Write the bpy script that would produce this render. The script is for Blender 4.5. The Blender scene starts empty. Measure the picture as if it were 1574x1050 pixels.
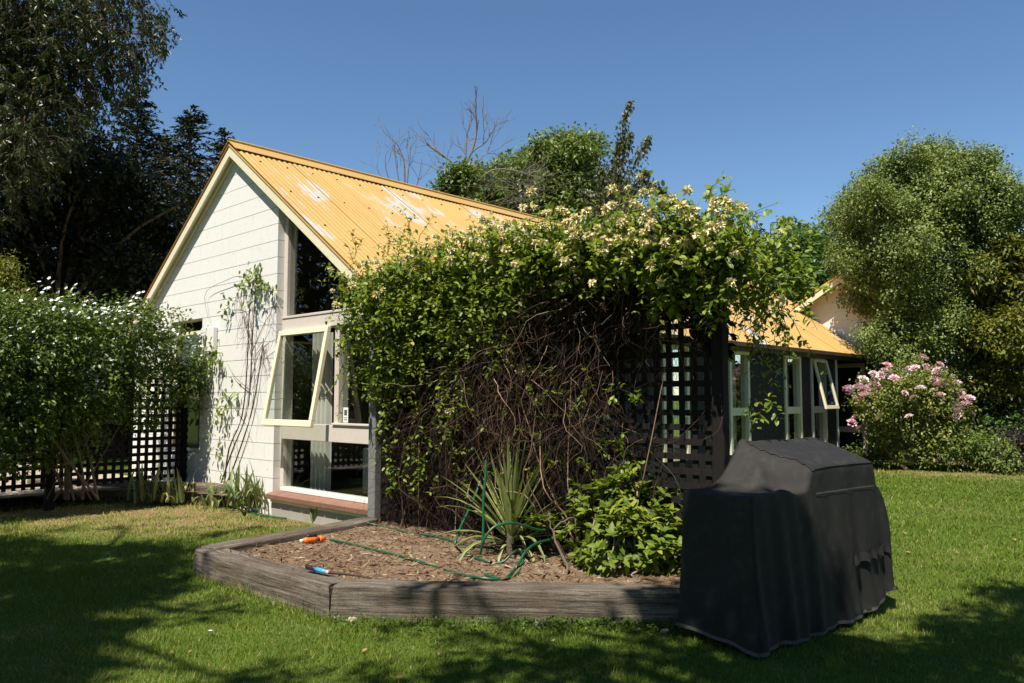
import bpy, math, random
import numpy as np
from mathutils import Vector, Matrix
R = math.radians
rng = np.random.default_rng(7)
random.seed(7)
scn = bpy.context.scene
COL = scn.collection

# ------------------------------------------------------------------ camera, sky, sun
CAM_H = 1.35; FPX = 1210.0; PITCH = math.atan(87 / 1210)
cam_d = bpy.data.cameras.new('camera'); cam_d.sensor_width = 36; cam_d.lens = 36 * FPX / 1574
cam_d.clip_end = 1500; cam_d.clip_start = 0.05
cam = bpy.data.objects.new('camera', cam_d); COL.objects.link(cam)
cam.location = (0, 0, CAM_H); cam.rotation_euler = (R(90) + PITCH, 0, 0)
scn.camera = cam
SUN_AZ, SUN_EL = 209.0, 59.0
S = np.array([math.cos(R(SUN_EL)) * math.sin(R(SUN_AZ)), math.cos(R(SUN_EL)) * math.cos(R(SUN_AZ)), math.sin(R(SUN_EL))])
w = bpy.data.worlds.new('World'); scn.world = w; w.use_nodes = True
nt = w.node_tree; nt.nodes.clear()
sky = nt.nodes.new('ShaderNodeTexSky'); sky.sky_type = 'NISHITA'; sky.sun_disc = False
sky.sun_elevation = R(SUN_EL); sky.sun_rotation = R(SUN_AZ); sky.altitude = 200
sky.air_density = 1.0; sky.dust_density = 0.0; sky.ozone_density = 3.0
bg = nt.nodes.new('ShaderNodeBackground'); bg.inputs[1].default_value = 0.088
wo = nt.nodes.new('ShaderNodeOutputWorld')
hs = nt.nodes.new('ShaderNodeHueSaturation'); hs.inputs['Saturation'].default_value = 1.10; hs.inputs['Hue'].default_value = 0.498
nt.links.new(sky.outputs[0], hs.inputs['Color']); nt.links.new(hs.outputs[0], bg.inputs[0]); nt.links.new(bg.outputs[0], wo.inputs[0])
sl = bpy.data.lights.new('sun', 'SUN'); sl.energy = 5.0; sl.angle = R(0.53); sl.color = (1.0, 0.93, 0.82)
so = bpy.data.objects.new('sun', sl); COL.objects.link(so)
so.rotation_euler = Vector(S).to_track_quat('Z', 'Y').to_euler(); so.location = (0, 0, 30)
scn.view_settings.view_transform = 'Standard'; scn.view_settings.look = 'None'
scn.view_settings.exposure = 0.6; scn.view_settings.gamma = 1.0
try:
    scn.cycles.max_bounces = 8; scn.cycles.transparent_max_bounces = 16
    scn.cycles.diffuse_bounces = 3; scn.cycles.caustics_refractive = False; scn.cycles.caustics_reflective = False
except Exception: pass

# ------------------------------------------------------------------ coordinates
_sp, _cp = math.sin(PITCH), math.cos(PITCH)
CAM = np.array([0, 0, CAM_H])
def ray(px, py):
    x = (px - 787) / FPX; z = -(py - 525) / FPX
    return np.array([x, _cp - _sp * z, _sp + _cp * z])
def G(px, py, z=0.0):                      # point on the level z
    d = ray(px, py); return CAM + d * ((z - CAM_H) / d[2])
def D(px, py, dist):                       # point at a distance along +Y
    d = ray(px, py); return CAM + d * (dist / d[1])
HA = R(46.7)                               # heading of the house: local x runs along the ridge, y along the gable
U = np.array([math.cos(HA), math.sin(HA), 0]); V = np.array([-math.sin(HA), math.cos(HA), 0])
HC = np.array([-1.28, 7.81, 0.0])          # near corner of the house
Z3 = np.array([0, 0, 1.0])
def L2W(P):
    P = np.asarray(P, float); return HC + P[..., 0:1] * U + P[..., 1:2] * V + P[..., 2:3] * Z3
def HP(px, py, x=0.0):                     # point of the house plane local x = const
    d = ray(px, py); t = np.dot(HC + x * U - CAM, U) / np.dot(d, U); q = CAM + t * d - HC
    return np.array([x, np.dot(q, V), q[2]])

# ------------------------------------------------------------------ materials
MATS = {}
def newmat(name):
    m = bpy.data.materials.new(name); m.use_nodes = True; m.node_tree.nodes.clear(); MATS[name] = m
    return m, m.node_tree
def nd(nt, t, **kw):
    n = nt.nodes.new(t)
    for k, v in kw.items():
        if k in ('ins',):
            for i, val in v.items(): n.inputs[i].default_value = val
        else: setattr(n, k, v)
    return n
def ramp(nt, fac, stops):
    r = nt.nodes.new('ShaderNodeValToRGB'); e = r.color_ramp.elements
    while len(e) < len(stops): e.new(0.5)
    for i, (p, c) in enumerate(stops):
        e[i].position = p; e[i].color = (*c, 1) if len(c) == 3 else c
    nt.links.new(fac, r.inputs[0]); return r.outputs[0]
def coords(nt, kind='Object', scale=(1, 1, 1)):
    tc = nt.nodes.new('ShaderNodeTexCoord')
    if kind != 'World':
        src = tc.outputs[kind]
    else:
        src = nt.nodes.new('ShaderNodeNewGeometry').outputs['Position']
    mp = nt.nodes.new('ShaderNodeMapping'); mp.inputs['Scale'].default_value = scale
    nt.links.new(src, mp.inputs[0]); return mp.outputs[0]
def noise(nt, vec, scale, detail=4, rough=0.55):
    n = nt.nodes.new('ShaderNodeTexNoise'); n.inputs['Scale'].default_value = scale
    n.inputs['Detail'].default_value = detail; n.inputs['Roughness'].default_value = rough
    nt.links.new(vec, n.inputs['Vector']); return n.outputs['Fac']
def mixc(nt, fac, a, b, mode='MIX'):
    m = nt.nodes.new('ShaderNodeMix'); m.data_type = 'RGBA'; m.blend_type = mode
    for v, i in ((fac, 0), (a, 6), (b, 7)):
        if hasattr(v, 'is_linked'): nt.links.new(v, m.inputs[i])
        else: m.inputs[i].default_value = v if i == 0 else ((*v, 1) if len(v) == 3 else v)
    return m.outputs[2]
def finish(nt, color, rough=0.6, spec=0.3, bump=None, bstr=0.2, bdist=0.01, metal=0.0, sheen=0.0):
    b = nt.nodes.new('ShaderNodeBsdfPrincipled'); o = nt.nodes.new('ShaderNodeOutputMaterial')
    if hasattr(color, 'is_linked'): nt.links.new(color, b.inputs['Base Color'])
    else: b.inputs['Base Color'].default_value = (*color, 1)
    if hasattr(rough, 'is_linked'): nt.links.new(rough, b.inputs['Roughness'])
    else: b.inputs['Roughness'].default_value = rough
    b.inputs['Specular IOR Level'].default_value = spec; b.inputs['Metallic'].default_value = metal
    if sheen: b.inputs['Sheen Weight'].default_value = sheen
    if bump is not None:
        bp = nt.nodes.new('ShaderNodeBump'); bp.inputs['Strength'].default_value = bstr; bp.inputs['Distance'].default_value = bdist
        nt.links.new(bump, bp.inputs['Height']); nt.links.new(bp.outputs[0], b.inputs['Normal'])
    nt.links.new(b.outputs[0], o.inputs[0]); return b
def paint(name, col, var=0.12, rough=0.5, scale=3.0, spec=0.3, bump=True, dirt=(0.25, 0.22, 0.17), dirt_amt=0.25):
    m, nt = newmat(name)
    v = coords(nt, 'World')
    n1 = noise(nt, v, scale, 5); n2 = noise(nt, v, scale * 9, 4)
    c = mixc(nt, n1, tuple(x * (1 - var) for x in col), tuple(min(1, x * (1 + var * .6)) for x in col))
    d = ramp(nt, n2, [(0.55, (0, 0, 0)), (0.8, (dirt_amt,) * 3)])
    c = mixc(nt, d, c, dirt)
    finish(nt, c, rough, spec, n2 if bump else None, 0.12, 0.004); return m
def leafmat(name, dark, light, tip=None, rough=0.45, trans=0.3, spec=0.35):
    m, nt = newmat(name)
    a = nt.nodes.new('ShaderNodeAttribute'); a.attribute_name = 'shade'
    stops = [(0.0, dark), (0.8, light)] + ([(1.0, tip)] if tip else [])
    c = ramp(nt, a.outputs['Fac'], stops)
    b = nt.nodes.new('ShaderNodeBsdfPrincipled'); nt.links.new(c, b.inputs['Base Color'])
    b.inputs['Roughness'].default_value = rough; b.inputs['Specular IOR Level'].default_value = spec
    t = nt.nodes.new('ShaderNodeBsdfTranslucent')
    tcol = mixc(nt, 0.5, c, (light[0] * 1.5, light[1] * 1.5, light[2] * .5)); nt.links.new(tcol, t.inputs[0])
    mx = nt.nodes.new('ShaderNodeMixShader'); mx.inputs[0].default_value = trans
    o = nt.nodes.new('ShaderNodeOutputMaterial')
    nt.links.new(b.outputs[0], mx.inputs[1]); nt.links.new(t.outputs[0], mx.inputs[2]); nt.links.new(mx.outputs[0], o.inputs[0])
    return m
def objleaf(name, cols, rough=0.35, trans=0.25, spec=0.4):     # colour picked per object (alike pieces sharing one mesh)
    m, nt = newmat(name)
    oi = nt.nodes.new('ShaderNodeObjectInfo')
    n = len(cols); c = ramp(nt, oi.outputs['Random'], [(i / max(1, n - 1), k) for i, k in enumerate(cols)])
    b = nt.nodes.new('ShaderNodeBsdfPrincipled'); nt.links.new(c, b.inputs['Base Color'])
    b.inputs['Roughness'].default_value = rough; b.inputs['Specular IOR Level'].default_value = spec
    t = nt.nodes.new('ShaderNodeBsdfTranslucent'); nt.links.new(c, t.inputs[0])
    mx = nt.nodes.new('ShaderNodeMixShader'); mx.inputs[0].default_value = trans
    o = nt.nodes.new('ShaderNodeOutputMaterial')
    nt.links.new(b.outputs[0], mx.inputs[1]); nt.links.new(t.outputs[0], mx.inputs[2]); nt.links.new(mx.outputs[0], o.inputs[0])
    return m
def attrmat(name, stops, rough=0.8, spec=0.2):
    m, nt = newmat(name)
    a = nt.nodes.new('ShaderNodeAttribute'); a.attribute_name = 'shade'
    finish(nt, ramp(nt, a.outputs['Fac'], stops), rough, spec); return m

M = {}
M['wall'] = paint('white_block_paint', (0.735, 0.725, 0.69), 0.05, 0.75, 1.6, dirt=(0.5, 0.46, 0.36), dirt_amt=0.3)
M['mortar'] = paint('mortar_paint', (0.60, 0.575, 0.51), 0.08, 0.85, 3)
M['cream'] = paint('cream_trim_paint', (0.74, 0.68, 0.47), 0.10, 0.5, 2)
M['yellow'] = paint('pale_yellow_paint', (0.80, 0.73, 0.50), 0.06, 0.45, 2, dirt_amt=0.12)
M['taupe'] = paint('taupe_frame_paint', (0.60, 0.54, 0.48), 0.08, 0.5, 3)
M['white'] = paint('white_trim_paint', (0.80, 0.78, 0.72), 0.06, 0.5, 3)
M['brown'] = paint('brown_flashing', (0.30, 0.14, 0.05), 0.2, 0.5, 3)
M['bluegrey'] = paint('blue_grey_post', (0.20, 0.20, 0.20), 0.25, 0.7, 4)
M['concrete'] = paint('weathered_concrete', (0.36, 0.33, 0.29), 0.3, 0.9, 5)
M['terracotta'] = paint('terracotta_brick', (0.27, 0.145, 0.105), 0.3, 0.7, 8)
M['lattice'] = paint('dark_lattice_paint', (0.014, 0.012, 0.011), 0.35, 0.75, 7, dirt=(0.06, 0.05, 0.04), dirt_amt=0.3, spec=0.2)
M['interior'] = paint('interior_lining', (0.20, 0.16, 0.11), 0.1, 0.7, 2, bump=False)
M['carpet'] = paint('carpet', (0.16, 0.13, 0.10), 0.15, 0.9, 30)
M['leather'] = paint('dark_leather', (0.045, 0.055, 0.055), 0.2, 0.4, 4, spec=0.5)
M['curtain'] = paint('curtain_cloth', (0.55, 0.53, 0.48), 0.08, 0.9, 6, bump=False)
M['gutter'] = paint('brown_gutter', (0.10, 0.065, 0.04), 0.25, 0.5, 4)
M['bark'] = paint('grey_brown_bark', (0.14, 0.105, 0.075), 0.4, 0.9, 14)
M['bark_pale'] = paint('pale_grey_bark', (0.30, 0.26, 0.22), 0.3, 0.9, 10)
M['stone'] = paint('garden_stone', (0.38, 0.33, 0.25), 0.3, 0.9, 12)
M['black_plastic'] = paint('black_plastic', (0.02, 0.02, 0.022), 0.2, 0.45, 8, spec=0.4)
M['orange'] = paint('orange_plastic', (0.85, 0.17, 0.035), 0.08, 0.4, 8, spec=0.45, dirt_amt=0.1)
M['blue'] = paint('blue_handle', (0.06, 0.34, 0.66), 0.08, 0.35, 8, spec=0.5, dirt_amt=0.1)
M['steel'] = paint('dull_steel', (0.45, 0.43, 0.40), 0.2, 0.4, 8, spec=0.5)
M['rust'] = paint('dark_rusty_blade', (0.07, 0.045, 0.035), 0.4, 0.6, 20)
M['paving'] = paint('pale_paving', (0.40, 0.34, 0.26), 0.2, 0.9, 3)
M['paling'] = paint('dark_paling', (0.035, 0.03, 0.026), 0.3, 0.85, 6)
M['pot'] = paint('terracotta_pot', (0.42, 0.19, 0.10), 0.2, 0.8, 6)
M['sticker'] = paint('sticker_paper', (0.75, 0.76, 0.70), 0.03, 0.5, 6, bump=False)
M['sticker_ink'] = paint('sticker_ink', (0.05, 0.09, 0.06), 0.03, 0.5, 6, bump=False)

def roofmat():
    m, nt = newmat('peeling_orange_roof_paint')
    v = coords(nt, 'World'); n1 = noise(nt, v, 0.9, 4); n3 = noise(nt, v, 25, 3)
    tc = nt.nodes.new('ShaderNodeAttribute'); tc.attribute_name = 'roofuv'
    mp = nt.nodes.new('ShaderNodeMapping'); mp.inputs['Scale'].default_value = (2.0, 0.8, 1)
    nt.links.new(tc.outputs['Vector'], mp.inputs[0])
    big = noise(nt, mp.outputs[0], 0.85, 2, 0.5)
    mp2 = nt.nodes.new('ShaderNodeMapping'); mp2.inputs['Scale'].default_value = (6.5, 1.6, 1); nt.links.new(tc.outputs['Vector'], mp2.inputs[0])
    fine = noise(nt, mp2.outputs[0], 1.6, 6, 0.62)
    ma = nt.nodes.new('ShaderNodeMath'); ma.operation = 'MULTIPLY_ADD'; ma.inputs[1].default_value = 0.55
    nt.links.new(big, ma.inputs[0])
    mb = nt.nodes.new('ShaderNodeMath'); mb.operation = 'MULTIPLY'; mb.inputs[1].default_value = 0.45; nt.links.new(fine, mb.inputs[0])
    nt.links.new(mb.outputs[0], ma.inputs[2])
    patch = ramp(nt, ma.outputs[0], [(0.535, (0, 0, 0)), (0.565, (.35,) * 3), (0.60, (1, 1, 1))])
    base = mixc(nt, n1, (0.46, 0.285, 0.088), (0.57, 0.365, 0.122))
    rust = ramp(nt, n3, [(0.62, (0, 0, 0)), (0.75, (0.35,) * 3)])
    base = mixc(nt, rust, base, (0.42, 0.19, 0.05))
    mp3 = nt.nodes.new('ShaderNodeMapping'); mp3.inputs['Scale'].default_value = (9, .5, 1); nt.links.new(tc.outputs['Vector'], mp3.inputs[0])
    stk = ramp(nt, noise(nt, mp3.outputs[0], 1.5, 5, .6), [(0.5, (0, 0, 0)), (0.72, (.5,) * 3)]); base = mixc(nt, stk, base, (0.38, 0.21, 0.075))
    grey = mixc(nt, n3, (0.40, 0.38, 0.34), (0.52, 0.50, 0.46))
    c = mixc(nt, patch, base, grey)
    finish(nt, c, 0.45, 0.35, n3, 0.05, 0.003); return m
M['roof'] = roofmat()

def glassmat():
    m, nt = newmat('window_glass')
    lw = nt.nodes.new('ShaderNodeLayerWeight'); lw.inputs[0].default_value = .5
    pw = nt.nodes.new('ShaderNodeMath'); pw.operation = 'POWER'; pw.inputs[1].default_value = 4; nt.links.new(lw.outputs['Facing'], pw.inputs[0])
    fr = nt.nodes.new('ShaderNodeMath'); fr.operation = 'MULTIPLY_ADD'; fr.inputs[1].default_value = .75; fr.inputs[2].default_value = .04; nt.links.new(pw.outputs[0], fr.inputs[0])
    t = nt.nodes.new('ShaderNodeBsdfTransparent'); t.inputs[0].default_value = (0.90, 0.93, 0.91, 1)
    g = nt.nodes.new('ShaderNodeBsdfGlossy'); g.inputs['Roughness'].default_value = 0.01
    mx = nt.nodes.new('ShaderNodeMixShader'); o = nt.nodes.new('ShaderNodeOutputMaterial')
    nt.links.new(fr.outputs[0], mx.inputs[0]); nt.links.new(t.outputs[0], mx.inputs[1]); nt.links.new(g.outputs[0], mx.inputs[2])
    nt.links.new(mx.outputs[0], o.inputs[0]); return m
M['glass'] = glassmat()

def sleepermat():
    m, nt = newmat('weathered_sleeper_wood')
    v = coords(nt, 'Object', (0.35, 7, 7)); n1 = noise(nt, v, 5, 6, 0.65)
    v2 = coords(nt, 'Object', (1.0, 1.0, 1.0)); n2 = noise(nt, v2, 2.5, 5); n3 = noise(nt, v2, 40, 4)
    c = ramp(nt, n1, [(0.34, (0.03, 0.023, 0.017)), (0.44, (0.15, 0.125, 0.10)), (0.56, (0.24, 0.205, 0.165)), (0.74, (0.36, 0.32, 0.27))])
    st = ramp(nt, n2, [(0.42, (0, 0, 0)), (0.68, (0.65,) * 3)])
    c = mixc(nt, st, c, (0.10, 0.07, 0.045))
    v3 = coords(nt, 'Object', (0.7, 22, 22)); n4 = noise(nt, v3, 3.0, 4, 0.6)
    ck = ramp(nt, n4, [(0.47, (0, 0, 0)), (0.5, (.85,) * 3), (0.53, (0, 0, 0))]); c = mixc(nt, ck, c, (0.012, 0.009, 0.007))
    n5 = noise(nt, v2, 90, 3); gr = ramp(nt, n5, [(0.35, (.45,) * 3), (0.65, (0, 0, 0))]); c = mixc(nt, gr, c, (0.05, 0.04, 0.03))
    li = ramp(nt, n3, [(0.66, (0, 0, 0)), (0.74, (0.35,) * 3)])
    c = mixc(nt, li, c, (0.42, 0.42, 0.35))
    finish(nt, c, 0.85, 0.2, n1, 0.7, 0.012); return m
M['sleeper'] = sleepermat()

def lawnmat():
    m, nt = newmat('lawn_turf')
    v = coords(nt, 'World'); n1 = noise(nt, v, 0.7, 4); n2 = noise(nt, v, 14, 4); n3 = noise(nt, v, 120, 3)
    c = mixc(nt, n2, (0.055, 0.095, 0.011), (0.105, 0.15, 0.022))
    d = ramp(nt, n1, [(0.5, (0, 0, 0)), (0.8, (0.35,) * 3)])
    c = mixc(nt, d, c, (0.16, 0.13, 0.05))
    a = nt.nodes.new('ShaderNodeAttribute'); a.attribute_name = 'dry'
    c = mixc(nt, a.outputs['Fac'], c, (0.24, 0.165, 0.085))
    finish(nt, c, 0.9, 0.1, n3, 0.5, 0.02); return m
M['lawn'] = lawnmat()
def soilmat():
    m, nt = newmat('dry_bark_soil')
    v = coords(nt, 'World'); n1 = noise(nt, v, 3, 5); n2 = noise(nt, v, 45, 5, 0.7); n3 = noise(nt, v, 150, 3)
    c = ramp(nt, n2, [(0.3, (0.06, 0.038, 0.022)), (0.5, (0.18, 0.12, 0.075)), (0.72, (0.32, 0.235, 0.16))])
    nn1 = ramp(nt, n1, [(0.45, (0, 0, 0)), (0.7, (.6,) * 3)]); c = mixc(nt, nn1, c, (0.30, 0.235, 0.17))
    finish(nt, c, 0.95, 0.1, n2, 0.8, 0.02); return m
M['soil'] = soilmat()
def cladmat():
    m, nt = newmat('black_stained_boards')
    v = coords(nt, 'World', (1, 1, 0.12)); n1 = noise(nt, v, 14, 5, 0.6); v2 = coords(nt, 'World'); n2 = noise(nt, v2, 1.3, 3)
    c = mixc(nt, n1, (0.012, 0.011, 0.011), (0.045, 0.042, 0.040))
    c = mixc(nt, n2, c, (0.03, 0.028, 0.027))
    finish(nt, c, 0.7, 0.25, n1, 0.3, 0.004); return m
M['clad'] = cladmat()
def covermat():
    m, nt = newmat('black_cover_cloth')
    v = coords(nt, 'Object'); n1 = noise(nt, v, 2.2, 5); n2 = noise(nt, v, 420, 2); n3 = noise(nt, v, 16, 5)
    c = mixc(nt, n1, (0.016, 0.0155, 0.015), (0.030, 0.029, 0.027))
    d = ramp(nt, n3, [(0.5, (0, 0, 0)), (0.75, (0.5,) * 3)])
    c = mixc(nt, d, c, (0.058, 0.052, 0.046))
    finish(nt, c, 0.7, 0.22, n2, 0.25, 0.002); return m
M['cover'] = covermat()
M['hem'] = paint('grey_hem_tape', (0.10, 0.098, 0.094), 0.25, 0.8, 9)
def hosemat():
    m, nt = newmat('green_hose')
    v = coords(nt, 'World'); n = noise(nt, v, 6, 4); n2 = noise(nt, v, 30, 4)
    c = mixc(nt, n2, (0.004, 0.055, 0.022), (0.012, 0.12, 0.055)); d = ramp(nt, n, [(0.52, (0, 0, 0)), (0.7, (0.7,) * 3)])
    c = mixc(nt, d, c, (0.10, 0.075, 0.03)); finish(nt, c, 0.35, 0.5); return m
M['hose'] = hosemat()
M['grass'] = leafmat('grass_blades', (0.068, 0.122, 0.012), (0.165, 0.24, 0.030), (0.42, 0.35, 0.13), 0.6, 0.35, 0.2)
M['vine_leaf'] = leafmat('honeysuckle_leaf', (0.07, 0.13, 0.014), (0.26, 0.34, 0.04), (0.50, 0.48, 0.09), 0.42, 0.36)
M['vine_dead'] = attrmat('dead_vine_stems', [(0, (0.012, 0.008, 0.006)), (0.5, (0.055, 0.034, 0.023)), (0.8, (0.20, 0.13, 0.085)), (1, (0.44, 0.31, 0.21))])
M['flower_cream'] = attrmat('honeysuckle_petal', [(0, (0.82, 0.78, 0.56)), (0.6, (0.80, 0.68, 0.32)), (1, (0.68, 0.42, 0.13))], 0.6)
M['hedge_leaf'] = leafmat('hedge_leaf', (0.028, 0.062, 0.012), (0.155, 0.22, 0.034), (0.30, 0.35, 0.07), 0.42, 0.25)
M['petal_white'] = attrmat('white_petal', [(0, (0.62, 0.64, 0.58)), (1, (0.82, 0.83, 0.80))], 0.6)
M['conifer'] = leafmat('conifer_needles', (0.010, 0.019, 0.007), (0.030, 0.048, 0.014), (0.06, 0.085, 0.025), 0.6, 0.1, 0.2)
M['dark_leaf'] = leafmat('dark_tree_leaf', (0.010, 0.016, 0.005), (0.030, 0.040, 0.010), (0.09, 0.085, 0.035), 0.5, 0.2)
M['birch_leaf'] = leafmat('birch_leaf', (0.014, 0.022, 0.005), (0.055, 0.072, 0.015), (0.24, 0.24, 0.11), 0.4, 0.25)
M['olive_leaf'] = leafmat('olive_green_leaf', (0.07, 0.105, 0.022), (0.215, 0.27, 0.06), (0.32, 0.35, 0.10), 0.5, 0.2)
M['green_leaf'] = leafmat('mid_green_leaf', (0.055, 0.095, 0.018), (0.17, 0.225, 0.042), (0.27, 0.30, 0.07), 0.45, 0.25)
M['bright_leaf'] = leafmat('bright_green_leaf', (0.025, 0.065, 0.010), (0.08, 0.15, 0.022), (0.15, 0.22, 0.035), 0.4, 0.3)
M['gold_leaf'] = leafmat('golden_leaf', (0.06, 0.085, 0.010), (0.20, 0.205, 0.024), (0.38, 0.29, 0.035), 0.5, 0.3)
M['plum_leaf'] = leafmat('grey_purple_leaf', (0.045, 0.05, 0.022), (0.12, 0.14, 0.055), (0.22, 0.24, 0.16), 0.4, 0.2)
M['purple_leaf'] = leafmat('dark_purple_leaf', (0.012, 0.006, 0.008), (0.035, 0.018, 0.02), None, 0.5, 0.2)
M['rose_leaf'] = leafmat('rose_leaf', (0.06, 0.095, 0.016), (0.23, 0.26, 0.045), (0.38, 0.32, 0.12), 0.45, 0.25)
M['petal_pink'] = objleaf('rose_petal', [(0.80, 0.44, 0.50), (0.82, 0.55, 0.60), (0.84, 0.68, 0.70), (0.76, 0.34, 0.44)], 0.6, 0.2)
M['shrub_leaf'] = objleaf('glossy_shrub_leaf', [(0.13, 0.20, 0.018), (0.22, 0.28, 0.028), (0.34, 0.36, 0.05), (0.09, 0.15, 0.016)], 0.5, 0.25, 0.25)
M['shrub_leaf_a'] = leafmat('shrub_leaf_inner', (0.06, 0.11, 0.014), (0.19, 0.25, 0.028), (0.32, 0.34, 0.05), 0.5, 0.25, 0.25)
M['sword'] = objleaf('cordyline_blade', [(0.22, 0.30, 0.09), (0.34, 0.40, 0.14), (0.16, 0.24, 0.07), (0.42, 0.42, 0.14)], 0.4, 0.2, 0.4)
M['iris'] = objleaf('iris_blade', [(0.14, 0.20, 0.06), (0.22, 0.27, 0.09), (0.34, 0.33, 0.14), (0.11, 0.16, 0.05)], 0.45, 0.25, 0.35)
M['mulch'] = attrmat('bark_chips', [(0, (0.05, 0.028, 0.017)), (0.5, (0.20, 0.12, 0.068)), (1, (0.45, 0.34, 0.21))], 0.9)
M['fallen'] = objleaf('fallen_leaf', [(0.30, 0.18, 0.08), (0.42, 0.29, 0.14), (0.20, 0.10, 0.05), (0.50, 0.40, 0.24)], 0.8, 0.1, 0.2)
M['twig'] = paint('grey_twig', (0.20, 0.17, 0.14), 0.25, 0.9, 10, bump=False)

# ------------------------------------------------------------------ scene-graph helpers
PINV = {}
def tag(o, label=None, cat=None, group=None, kind=None):
    if label: o['label'] = label
    if cat: o['category'] = cat
    if group: o['group'] = group
    if kind: o['kind'] = kind
    return o
def thing(name, label, cat, loc, rz=0.0, group=None):
    o = bpy.data.objects.new(name, None); COL.objects.link(o)
    o.empty_display_size = 0.2
    o.location = tuple(float(x) for x in loc); o.rotation_euler = (0, 0, rz)
    PINV[o.name] = (Matrix.Translation(Vector(o.location)) @ Matrix.Rotation(rz, 4, 'Z')).inverted()
    return tag(o, label, cat, group)
def link(name, me, parent=None, Mw=None):
    o = bpy.data.objects.new(name, me); COL.objects.link(o)
    base = PINV.get(parent.name, Matrix()) if parent is not None else Matrix()
    if parent is not None: o.parent = parent
    mw = base @ Mw if Mw is not None else Matrix()
    if Mw is not None: o.matrix_basis = mw
    return o
def sub(name, me, parent_part):            # a sub-part: parent part sits at its thing's origin, so the local frame is the same
    o = bpy.data.objects.new(name, me); COL.objects.link(o); o.parent = parent_part; return o
def loc_pts(P, parent):
    P = np.asarray(P, float)
    if parent is None: return P
    mi = np.array(PINV[parent.name]); return P @ mi[:3, :3].T + mi[:3, 3]
def tri_mesh(name, Vt, F, mat, shade=None, smooth=False, parent=None):
    Vt = loc_pts(Vt, parent); F = np.asarray(F, np.int32)
    me = bpy.data.meshes.new(name); me.vertices.add(len(Vt)); me.vertices.foreach_set('co', np.ascontiguousarray(Vt, np.float32).ravel())
    me.loops.add(F.size); me.loops.foreach_set('vertex_index', F.ravel())
    k = F.shape[1]; me.polygons.add(len(F))
    me.polygons.foreach_set('loop_start', np.arange(0, F.size, k, dtype=np.int32))
    try: me.polygons.foreach_set('loop_total', np.full(len(F), k, np.int32))
    except Exception: pass
    if smooth: me.polygons.foreach_set('use_smooth', np.ones(len(F), bool))
    if shade is not None:
        a = me.attributes.new('shade', 'FLOAT', 'FACE'); a.data.foreach_set('value', np.asarray(shade, np.float32))
    me.update(calc_edges=True); me.materials.append(mat); return me
def part(name, Vt, F, mat, parent=None, shade=None, smooth=False, kind=None):
    o = link(name, tri_mesh(name, Vt, F, mat, shade, smooth, parent), parent)
    if kind: o['kind'] = kind
    return o
class MB:                                   # boxes, prisms and sheets of one mesh, in house-local or world coordinates
    def __init__(s, house=False): s.v = []; s.f = []; s.h = house
    def add(s, vs, fs):
        n = len(s.v); s.v += [tuple(p) for p in vs]; s.f += [tuple(i + n for i in f) for f in fs]; return s
    def box(s, x0, x1, y0, y1, z0, z1):
        x0, x1 = min(x0, x1), max(x0, x1); y0, y1 = min(y0, y1), max(y0, y1); z0, z1 = min(z0, z1), max(z0, z1)
        return s.add([(x0,y0,z0),(x1,y0,z0),(x1,y1,z0),(x0,y1,z0),(x0,y0,z1),(x1,y0,z1),(x1,y1,z1),(x0,y1,z1)],
                     [(0,3,2,1),(4,5,6,7),(0,1,5,4),(1,2,6,5),(2,3,7,6),(3,0,4,7)])
    def prism_x(s, poly, x0, x1):           # polygon in (y,z), extruded along x
        n = len(poly)
        return s.add([(x0, y, z) for y, z in poly] + [(x1, y, z) for y, z in poly],
                     [tuple(range(n - 1, -1, -1)), tuple(range(n, 2 * n))] + [(i, (i + 1) % n, (i + 1) % n + n, i + n) for i in range(n)])
    def prism_y(s, poly, y0, y1):           # polygon in (x,z), extruded along y
        n = len(poly)
        return s.add([(x, y0, z) for x, z in poly] + [(x, y1, z) for x, z in poly],
                     [tuple(range(n)), tuple(range(2 * n - 1, n - 1, -1))] + [((i + 1) % n, i, i + n, (i + 1) % n + n) for i in range(n)])
    def mesh(s, name, mat, parent=None):
        P = np.array(s.v, float)
        if s.h: P = L2W(P)
        P = loc_pts(P, parent); me = bpy.data.meshes.new(name); me.from_pydata([tuple(p) for p in P], [], s.f); me.update()
        import bmesh
        bm = bmesh.new(); bm.from_mesh(me); bmesh.ops.recalc_face_normals(bm, faces=bm.faces); bm.to_mesh(me); bm.free()
        me.materials.append(mat); return me
    def build(s, name, mat, parent=None, bevel=0.0, kind=None):
        o = link(name, s.mesh(name, mat, parent), parent)
        if bevel: bev(o, bevel)
        if kind: o['kind'] = kind
        return o
    def build_sub(s, name, mat, parent_part, root, bevel=0.0):
        o = sub(name, s.mesh(name, mat, root), parent_part)
        if bevel: bev(o, bevel)
        return o
def bev(o, wd=0.004, seg=1):
    m = o.modifiers.new('bevel', 'BEVEL'); m.width = wd; m.segments = seg; m.limit_method = 'ANGLE'; m.angle_limit = R(40)

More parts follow.
